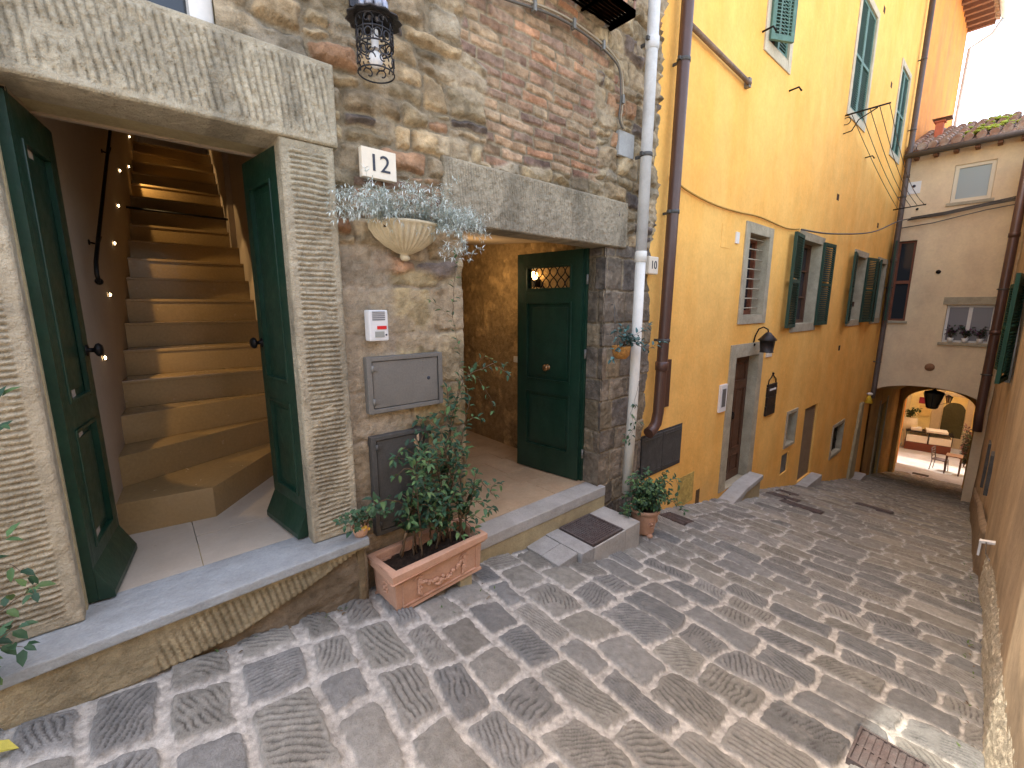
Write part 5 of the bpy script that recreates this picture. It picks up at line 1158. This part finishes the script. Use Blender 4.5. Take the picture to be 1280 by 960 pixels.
# ------------------------------------------------------------------ plants
def leaf_geo(V, F, C, p, d, up, L, Wd, c, fold=.25, droop=.25):
    d = d.normalized(); s_ = d.cross(up)
    if s_.length < 1e-3: s_ = d.cross(Vector((1, .2, .1)))
    s_.normalize(); n_ = s_.cross(d).normalized(); k = len(V)
    def q(t, w, hgt): return p + d * (L * t) + s_ * (w * Wd) + n_ * (hgt * Wd - droop * L * t * t)
    V += [q(0, 0, 0), q(.28, -.42, fold), q(.28, 0, 0), q(.28, .42, fold), q(.65, -.38, fold * .9), q(.65, 0, 0), q(.65, .38, fold * .9), q(1, 0, 0)]
    F += [(k, k + 2, k + 1), (k, k + 3, k + 2), (k + 1, k + 2, k + 5, k + 4), (k + 2, k + 3, k + 6, k + 5), (k + 4, k + 5, k + 7), (k + 5, k + 6, k + 7)]
    C += [c] * 8
def make_plant(name, label, cat, loc, stems, leaf, seed, cols, m=LEAF, stem_m=BARK, group=None, stem_r=.004, sub=None):
    """stems: list of polylines (local). leaf=(L,W,spacing,start)"""
    r = random.Random(seed); t = thing(name, label, cat, loc, 0, group); b = MB(); V = []; F = []; C = []
    def grow(pts, rad, depth):
        P_ = [Vector(p) for p in pts]; out = []
        for i in range(len(P_) - 1):
            n_ = max(2, int((P_[i + 1] - P_[i]).length / .03))
            for k in range(n_): out.append(P_[i].lerp(P_[i + 1], k / n_) + Vector((r.uniform(-1, 1), r.uniform(-1, 1), r.uniform(-1, 1))) * .006)
        out.append(P_[-1]); n_ = len(out)
        b.tube(out, [rad * (1 - .7 * i / n_) for i in range(n_)], 5)
        tot = 0; acc = 0; L_, W_, sp_, st_ = leaf; phase = r.random() * 6
        for i in range(1, n_):
            seg = (out[i] - out[i - 1]); acc += seg.length
            if i / n_ < st_ * (1 if depth == 0 else 0): continue
            while acc > sp_:
                acc -= sp_; phase += 2.4; dirn = seg.normalized(); a = dirn.cross(Vector((0, 0, 1)))
                if a.length < .05: a = Vector((1, 0, 0))
                a.normalize(); c_ = a.cross(dirn); side = a * math.cos(phase) + c_ * math.sin(phase)
                dd = (side * .9 + dirn * .55 + Vector((0, -.25, .1)) + Vector((r.uniform(-.3, .3), r.uniform(-.3, .3), r.uniform(-.35, .3)))).normalized()
                cc = r.choice(cols); k_ = r.uniform(.7, 1.25); cc = tuple(v_ * k_ for v_ in cc); sc_ = r.uniform(.65, 1.15)
                pet = out[i] + dd * L_ * .15
                leaf_geo(V, F, C, pet, dd, Vector((0, -.35, 1)), L_ * sc_, W_ * sc_, cc, droop=r.uniform(.05, .4))
        cc = r.choice(cols); dv = (out[-1] - out[-2]).normalized(); leaf_geo(V, F, C, out[-1], dv, Vector((0, -.4, 1)), L_ * .8, W_ * .8, cc)
        if depth == 0 and sub:
            for _ in range(sub[0]):
                i = r.randint(int(n_ * st_), n_ - 1); d0 = Vector((r.uniform(-1, 1), r.uniform(-1, .6), r.uniform(-.2, .9))).normalized(); l_ = r.uniform(*sub[1])
                p = out[i]; grow([p, p + d0 * l_ * .5 + Vector((0, 0, .02)), p + d0 * l_ - Vector((0, 0, sub[2] * l_))], rad * .5, 1)
    for s_ in stems: grow(s_, stem_r, 0)
    b.build('stem', stem_m, t)
    me = bpy.data.meshes.new('foliage'); me.from_pydata([tuple(v_) for v_ in V], [], F); at = me.color_attributes.new('Col', 'FLOAT_COLOR', 'POINT')
    at.data.foreach_set('color', np.array([(*c, 1) for c in C], np.float32).ravel()); me.polygons.foreach_set('use_smooth', [True] * len(F)); me.materials.append(m)
    put(bpy.data.objects.new('foliage', me), 'foliage', None, t); return t
DG = [(.032, .08, .04), (.045, .10, .045), (.028, .068, .038), (.07, .14, .05), (.04, .09, .05), (.1, .17, .06)]
r = random.Random(17)
stems = []
for k in range(15):
    x = r.uniform(-.22, .28); y = r.uniform(-.05, .08); hgt = r.uniform(.28, .8); lx = x + r.uniform(-.16, .14)
    stems.append([(x, y, 0), ((x + lx) / 2, y - .03, hgt * .5), (lx, y + r.uniform(-.16, .06), hgt)])
stems += [[(.16, .05, 0), (.2, .08, .45), (.24, .08, .8), (.22, .10, 1.05)], [(.1, .05, 0), (.16, .08, .5), (.26, .08, .9), (.34, .05, 1.12), (.5, -.04, 1.2), (.6, -.08, 1.13)], [(.12, .03, 0), (.22, .05, .45), (.3, .06, .66), (.36, .04, .95)],
          [(-.1, .03, 0), (-.12, .0, .35), (-.3, -.05, .47), (-.4, -.07, .46)], [(.22, .02, 0), (.3, -.02, .3), (.36, -.08, .42), (.44, -.12, .3)], [(.05, .06, 0), (.0, .07, .6), (-.12, .06, .72), (-.2, .05, .66)]]
make_plant('camellia_shrub', 'leafy dark green shrub with long arching shoots growing in the terracotta trough', 'shrub', (1.30, 2.34, -1.585), stems, (.056, .029, .023, .3), 5, DG, sub=(3, (.1, .22), .2), stem_r=.0065)
b = MB(); b.tube([(.0, .06, 0), (.035, .10, .78)], .009, 7); b.tube([(.12, .08, .5), (-.015, .06, .76)], .009, 7); b.tube([(-.14, .05, .0), (.0, .09, .45)], .009, 7)
tag(b.build('bamboo_cane', CANE), 'crossed bamboo canes supporting the shrub in the trough', 'plant support').location = (1.26, 2.34, -1.585)
stems = [[(.0, .0, 0), (.02, .02, .12), (.05, .02, .55), (-.02, .04, .85), (-.12, .03, .86)], [(0, 0, 0), (.06, .0, .3), (.1, -.02, .62), (.2, -.06, .55), (.3, -.1, .42)]]
make_plant('climbing_shoot', 'thin climbing tendril with sparse leaves crossing the edge of the second doorway', 'climber', (1.62, 2.40, -.52), [[(-.15, .02, -.55), (-.02, .03, -.1), (.0, .02, .2), (-.05, .02, .45), (-.2, .03, .55)], [(0, .02, -.1), (.06, 0, .1), (.16, -.04, .18), (.3, -.08, .12)], [(0, .02, .1), (.12, -.02, .02), (.2, -.05, -.1), (.22, -.06, -.2)], [(-.05, .02, .45), (-.03, .02, .7), (-.02, .03, .85)]], (.042, .02, .042, .2), 15, [(.06, .12, .04), (.05, .1, .05), (.1, .16, .05)], stem_r=.0022)
stems = [[(0, 0, 0), (r.uniform(-.08, .08), r.uniform(-.06, .04), .09), (r.uniform(-.16, .16), r.uniform(-.1, .02), r.uniform(.03, .13))] for _ in range(8)]
make_plant('ivy_plant', 'small bushy plant in the tiny pot on the threshold', 'plant', (.89, 2.37, -1.29), stems, (.034, .028, .02, .2), 6, [(.05, .11, .05), (.03, .08, .045), (.08, .14, .08)], stem_r=.0025, sub=(1, (.05, .09), .2))
stems = [[(0, 0, 0), (r.uniform(-.14, .14), r.uniform(-.1, .08), r.uniform(.12, .2)), (r.uniform(-.3, .3), r.uniform(-.18, .08), r.uniform(.08, .42))] for _ in range(24)] + [[(0, 0, 0), (.15, -.1, .12), (.3, -.18, .04), (.38, -.22, -.06)], [(0, 0, 0), (-.2, .02, .12), (-.32, .04, .02)]]
make_plant('pot_shrub', 'dense glossy green shrub spilling from the round terracotta pot', 'shrub', (3.63, 2.2, float(g(3.64)) + .27), stems, (.05, .032, .02, .2), 8, DG, sub=(3, (.08, .16), .3), stem_r=.004)
stems = [[(0, 0, 0), (r.uniform(-.06, .06), r.uniform(-.06, .0), .08), (r.uniform(-.16, .16), r.uniform(-.12, 0), r.uniform(.0, .2))] for _ in range(9)] + [[(0, 0, 0), (.08, -.02, .09), (.2, -.06, .16), (.27, -.08, .2)], [(0, 0, 0), (.1, -.04, .04), (.22, -.1, -.01), (.4, -.16, .04)], [(0, 0, 0), (-.1, -.03, .03), (-.2, -.05, -.02), (-.24, -.05, -.08)]]
make_plant('hoya_plant', 'blue green oval leaved plant trailing from the hanging pot', 'plant', (3.31, 2.31, -.37), stems, (.06, .036, .032, .2), 9, [(.05, .12, .11), (.07, .15, .14), (.04, .09, .08), (.09, .17, .15)], stem_r=.003)
make_plant('trailing_shoot', 'thin trailing shoot winding down the cream drainpipe', 'climber', (3.52, 2.33, -1.0), [[(.06, -.03, .3), (-.05, -.03, .0), (.0, -.04, -.15), (-.06, -.04, -.28)], [(-.02, -.03, -.05), (.08, -.05, -.12)], [(0, -.04, -.15), (-.12, -.02, -.24)]], (.05, .028, .05, .35), 21, DG, stem_r=.002)
stems = []
for k in range(44):
    a = r.uniform(-1, 1); dx = a * r.uniform(.2, .42); top = r.uniform(.02, .22) * (1.1 - .5 * abs(a)); y_ = -r.uniform(.02, .22)
    stems.append([(a * .17, -.07, 0), (a * .17 + dx * .4, y_ * .7 - .04, top * .8 + .03), (a * .17 + dx, y_ - .03, top - (.06 if abs(a) > .7 else 0))])
stems += [[(.12, -.12, 0), (.22, -.2, .0), (.28, -.22, -.1 + .02 * k), (.3 - .06 * k, -.24, -.17)] for k in range(4)] + [[(.17, -.1, 0), (.34, -.14, .05), (.44, -.16, .0 + .02 * k)] for k in range(4)]
make_plant('silver_plant', 'frosty silver grey curry plant overflowing the shell planter', 'plant', (1.27, 2.46, .455), stems, (.028, .0055, .0065, .1), 12, [(.5, .56, .5), (.62, .68, .62), (.42, .48, .42), (.68, .72, .68)], m=SILV, stem_m=mat('pale_stem', (.36, .4, .34), .8, .1, 20, 0), stem_r=.0022, sub=(5, (.05, .11), .15))
# shrubs cut by the left edge
stems = [[(0, 0, 0), (r.uniform(-.1, .1), r.uniform(-.05, .05), .16), (r.uniform(-.16, .2), r.uniform(-.16, .05), r.uniform(.1, .3))] for _ in range(12)]
make_plant('doorstep_shrub', 'dark leafy shrub beside the left jamb at the edge of the threshold', 'shrub', (-.60, 2.26, -1.34), stems, (.05, .03, .024, .2), 31, DG, sub=(2, (.08, .14), .2), stem_r=.004)
make_plant('tendril', 'loose tendril with a few oval leaves over the left jamb', 'climber', (-.56, 2.34, -.95), [[(-.1, .05, -.3), (-.02, .03, .05), (.0, .02, .2), (.06, .0, .26)], [(-.02, .03, .05), (.1, 0, .0), (.14, -.01, -.06)], [(-.02, .03, .1), (.1, -.0, .1)], [(.0, .05, .2), (.04, .04, .38), (.12, .05, .48), (.15, .05, .62)]], (.06, .028, .05, .2), 33, DG, stem_r=.002)
make_plant('basket_plant', 'green plant in the high window basket', 'plant', (3.0, 2.38, 2.36), [[(0, 0, 0), (r.uniform(-.08, .14), r.uniform(-.1, .05), .12), (r.uniform(-.1, .2), r.uniform(-.12, .05), r.uniform(.05, .3))] for _ in range(10)], (.05, .03, .02, .1), 35, [(.1, .2, .04), (.07, .14, .04)], stem_r=.003)
# flowerpots in the window over the arch
for k, yv in enumerate((1.12, .86, .6)):
    p_ = thing('windowsill_pot', ('right hand', 'middle', 'left hand')[2 - k] + ' white flowerpot on the sill of the window over the arch', 'planter', (XF - .0, yv, -.9), group='flowerpots on the sill over the arch')
    MB().lathe([(0, 0), (.045, 0), (.065, .12), (.055, .12), (0, .1)], seg=14).build('pot', WHITE, p_)
    make_plant('sill_plant', ('right hand', 'middle', 'left hand')[2 - k] + ' leafy houseplant in the window over the arch', 'plant', (XF - .0, yv, -.78), [[(0, 0, 0), (r.uniform(-.05, .02), r.uniform(-.08, .08), .1), (r.uniform(-.06, .02), r.uniform(-.14, .14), r.uniform(.12, .3))] for _ in range(9)], (.07, .05, .03, .1), 40 + k, [(.05, .08, .05), (.04, .07, .04), (.12, .05, .1)], stem_r=.004)
# fallen leaf
V = []; F = []; C = []; leaf_geo(V, F, C, Vector((-.58, 2.15, float(g(-.58)) + .03)), Vector((1, -.2, 0)), Vector((0, 0, 1)), .09, .07, (.5, .45, .08)); me = bpy.data.meshes.new('fallen_leaf'); me.from_pydata([tuple(v_) for v_ in V], [], F); at = me.color_attributes.new('Col', 'FLOAT_COLOR', 'POINT'); at.data.foreach_set('color', np.array([(*c, 1) for c in C], np.float32).ravel()); me.materials.append(LEAF)
tag(put(bpy.data.objects.new('fallen_leaf', me), 'fallen_leaf'), 'yellow fallen leaf on the paving at the lower left', 'leaf')

# weeds and leaf litter along the foot of the walls
V = []; F = []; C = []; r = random.Random(77)
for k in range(900):
    side = r.random() < .6; x = r.uniform(-.6, 14) if side else r.uniform(2, 14)
    if side and (2.2 < x < 3.4 or 6 < x < 7.9 or 9.6 < x < 10.8): continue
    y = ((2.37 if x < .9 else 2.45) - abs(r.gauss(0, .05))) if side else yr(x) + .04 + abs(r.gauss(0, .04))
    if side and .9 < x < 1.75: y = r.uniform(2.1, 2.4) - .15 * r.random()
    if math.sin(x * 5) + math.sin(x * 2.3) < .1: continue
    a = r.uniform(0, 6.28); green = r.random() < .45
    d = Vector((math.cos(a), math.sin(a), .9 if green else .12)); c = r.choice([(.1, .15, .04), (.07, .12, .04)]) if green else r.choice([(.16, .1, .05), (.22, .16, .08), (.1, .07, .04)])
    leaf_geo(V, F, C, Vector((x, y, float(g(x)) + .014)), d, Vector((0, 0, 1)), r.uniform(.015, .035), r.uniform(.006, .014), c)
me = bpy.data.meshes.new('leaf_litter'); me.from_pydata([tuple(v_) for v_ in V], [], F); at = me.color_attributes.new('Col', 'FLOAT_COLOR', 'POINT'); at.data.foreach_set('color', np.array([(*c, 1) for c in C], np.float32).ravel()); me.materials.append(LEAF)
tag(put(bpy.data.objects.new('leaf_litter', me), 'leaf_litter'), 'small weeds and dry leaf litter along the foot of the walls', 'litter', kind='stuff')

# ================================================================== THE SQUARE BEYOND THE ARCH
PZW = mat('pale_yellow_plaster', (.92, .78, .4), .9, .1, 2, .2, 20); PZG = mat('pale_stone_plaster', (.6, .52, .38), .9, .12, 2, .2, 20)
pb_ = thing('square_building', 'yellow building with an arched dark shop door facing the arch across the square', 'house', (0, 0, 0))
XB = 28.4; zb = float(g(XB))
def archtop(y0, y1, zt, k=10): return [(y0 + (y1 - y0) * i / k, zt - .28 * (abs(i / k * 2 - 1)) ** 3) for i in range(k + 1)]
b = MB(); b.box(XB, XB + .3, -8, 8, zb - .2, 3.5); b.build('wall', PZW, pb_)
b = MB(); b.box(XB - .06, XB, .85, 2.25, zb, zb + .5); b.box(XB - .05, XB, .85, 1.08, zb + .5, zb + 2.75); b.box(XB - .05, XB, 1.85, 2.2, zb + .5, zb + 2.75); b.box(XB - .08, XB, .8, 2.3, zb + 2.45, zb + 2.62); b.build('stone_surround', PZG, pb_, .01)
b = MB(); b.prism([(1.1, zb + .3)] + archtop(1.1, 1.83, zb + 2.15) + [(1.83, zb + .3)], 'x', XB - .04, XB - .01); d_ = b.build('door', mat('dark_olive_door', (.07, .07, .035), .6, .3, 3, .2), pb_)
b = MB()
for q, n_ in ((zb + 3.0, 7), (zb + 2.78, 6)):
    for k in range(n_): y = 1.85 - k * .12; b.box(XB - .02, XB, y - .04, y - .012, q - .06, q + .06); b.box(XB - .02, XB, y - .04, y + .03, q + (.03 if k % 2 else -.06), q + (.05 if k % 2 else -.04))
b.build('lettering', mat('faded_letters', (.3, .22, .08), .8, 0, bump=0), pb_)
lb = thing('stucco_building', 'pale stucco building with grey corner strip at the left of the square', 'house', (0, 0, 0))
XL = 27.2; zl = float(g(XL))
b = MB(); b.box(XL, XL + 2, 3.0, 9, zl - .2, 4); b.box(25.0, 28.4, 3.45, 9, zl - .5, 4); b.build('wall', mat('cream_stucco_wall', (.7, .6, .42), .9, .1, 2, .2, 20), lb)
b = MB(); b.box(XL - .05, XL, 3.0, 3.2, zl - .2, zl + 3); b.box(XL - .03, XL, 3.2, 3.6, zl - .2, zl + 1.9); b.build('corner_strip', mat('blue_grey', (.35, .38, .4), .8, .1, 3, .1), lb)
# glass sales counter
ct = thing('display_counter', 'glass topped display counter with a dark red wooden base in the square', 'counter', (26.6, 2.05, float(g(26.6))), R(10))
b = MB(); b.box(-.35, .35, -.75, .75, 0, .38); b.build('base', mat('dark_red_wood', (.16, .05, .03), .5, .1, 5, .05), ct, .01)
b = MB(); b.box(-.33, .33, -.73, -.03, .40, .72); b.box(-.33, .33, .03, .73, .40, .72); b.build('goods', WHITE, ct)
b = MB(); b.box(-.36, .36, -.77, .77, .86, .9); 
for y in (-.75, 0, .75):
    for x in (-.34, .34): b.box(x - .012, x + .012, y - .012, y + .012, .38, .87)
b.build('frame', IRON, ct)
b = MB(); b.box(-.3, .3, -.6, .1, .905, 1.0); b.box(-.2, .25, .25, .6, .905, 1.02); b.build('tray', WHITE, ct)
sg = thing('shop_sign', 'small dark red sign on the yellow building', 'sign', (XB - .05, 2.45, zb + 2.1)); MB().box(-.02, 0, -.25, .25, -.15, .15).build('panel', mat('crimson', (.3, .03, .06), .5, 0, bump=0), sg)
MB().box(-.022, -.0, -.2, .2, -.75, -.25).build('poster', mat('poster_yellow', (.8, .6, .25), .6, .1, 5, 0), sg)
wp = thing('wall_planter', 'stone vase with a dark plant at the left of the square', 'planter', (26.7, 2.75, float(g(26.7)))); MB().lathe([(0, 0), (.16, 0), (.13, .1), (.14, .7), (.2, .8), (.3, 1.0), (.28, 1.4), (0, 1.4)], seg=16).build('vase', PZG, wp)
make_plant('vase_plant', 'dark bushy plant in the stone vase', 'plant', (26.7, 2.75, float(g(26.7)) + 1.4), [[(0, 0, 0), (r.uniform(-.1, .1), r.uniform(-.1, .1), .2), (r.uniform(-.1, .1), r.uniform(-.35, .3), r.uniform(.05, .45))] for _ in range(12)], (.14, .09, .05, .1), 51, [(.03, .06, .02), (.05, .09, .03)], stem_r=.01)
def chair(label, loc, rz):
    t = thing('bistro_chair', label, 'chair', loc, rz, 'metal chairs in the square'); m = mat('chair_metal', (.09, .075, .085), .5, .1, 9, .05, metal=.4)
    MB().box(-.2, .2, -.2, .2, .43, .46).build('seat', m, t, .005)
    for sx_ in (-1, 1):
        for sy in (-1, 1): MB().tube([(sx_ * .18, sy * .18, .43), (sx_ * .2, sy * .22, 0)], .014, 6).build('leg', m, t)
    b = MB()
    for x in (-.18, .18): b.tube([(x, .19, .45), (x, .24, .88)], .014, 6)
    for k in range(4): b.box(-.18, .18, .2 + .012 * k, .215 + .012 * k, .55 + .1 * k, .59 + .1 * k)
    b.build('backrest', m, t); return t
chair('grey metal chair standing in the open at the right of the square', (22.9, 1.32, float(g(22.9))), R(-10))
bt = thing('cafe_table', 'small dark square table at the right side of the far arch', 'table', (22.75, .95, float(g(22.75)))); MB().box(-.25, .25, -.22, .22, .70, .73).build('tabletop', WOOD, bt, .004)
for sx_ in (-1, 1):
    for sy in (-1, 1): MB().box(sx_ * .22 - .02, sx_ * .22 + .02, sy * .19 - .02, sy * .19 + .02, 0, .70).build('leg', WOOD, bt)
rb = thing('square_side_building', 'house closing the right side of the square', 'house', (0, 0, 0)); b = MB(); b.box(21.1, 30, -6, .55, -8, 3.2); b.build('wall', PZW, rb)
make_plant('potted_shrub', 'dark shrub against the right side of the square', 'shrub', (24.5, .72, float(g(24.5))), [[(0, 0, 0), (r.uniform(-.2, .2), r.uniform(-.1, .15), .8), (r.uniform(-.3, .3), r.uniform(-.12, .25), r.uniform(.8, 1.7))] for _ in range(16)], (.12, .07, .05, .1), 61, [(.03, .05, .03), (.06, .08, .04), (.2, .06, .06)], stem_r=.01)

# ================================================================== LIGHT, SKY, CAMERA
w = bpy.data.worlds.new('World'); sc.world = w; w.use_nodes = True
nt = w.node_tree; bg = nt.nodes['Background']; sky = nt.nodes.new('ShaderNodeTexSky'); sky.sky_type = 'NISHITA'; sky.sun_disc = False
sd = Vector((0.22, 1.0, 2.9)).normalized()          # towards the sun
el = math.asin(sd.z); az = math.atan2(sd.x, sd.y)
sky.sun_elevation = el; sky.sun_rotation = az; sky.air_density = 1.0; sky.dust_density = 4.0; sky.ozone_density = 1.0; sky.altitude = 300
vm_ = nt.nodes.new('ShaderNodeVectorMath'); vm_.operation = 'MULTIPLY'; vm_.inputs[1].default_value = (7.8, 6.6, 5.55); nt.links.new(sky.outputs[0], vm_.inputs[0]); nt.links.new(vm_.outputs[0], bg.inputs[0]); bg.inputs[1].default_value = 0.15
sl = bpy.data.lights.new('sun', 'SUN'); sl.energy = 5; sl.angle = R(.5); sl.color = (1, .94, .84)
so = bpy.data.objects.new('sun', sl); col.objects.link(so); so.rotation_euler = (-sd).to_track_quat('-Z', 'Y').to_euler(); so.location = (0, 0, 20)

cam = bpy.data.cameras.new('camera'); co = bpy.data.objects.new('camera', cam); col.objects.link(co); sc.camera = co
cam.sensor_fit = 'HORIZONTAL'; cam.sensor_width = 36; cam.lens = 36 * 541.5 / 1280; cam.clip_start = 0.02; cam.clip_end = 500
yaw, pitch, roll = 0.710020, 0.177007, 0.000537
f = Vector((math.sin(yaw) * math.cos(pitch), math.cos(yaw) * math.cos(pitch), -math.sin(pitch))); rt = Vector((math.cos(yaw), -math.sin(yaw), 0)); up = rt.cross(f)
r2 = rt * math.cos(roll) + up * math.sin(roll); u2 = -rt * math.sin(roll) + up * math.cos(roll)
co.matrix_world = Matrix(((r2.x, u2.x, -f.x, 0), (r2.y, u2.y, -f.y, 0), (r2.z, u2.z, -f.z, 0), (0, 0, 0, 1)))
sc.view_settings.view_transform = 'Standard'; sc.view_settings.look = 'None'; sc.view_settings.exposure = 0
sc.cycles.max_bounces = 8; sc.cycles.diffuse_bounces = 5; sc.cycles.glossy_bounces = 3; sc.cycles.use_denoising = True
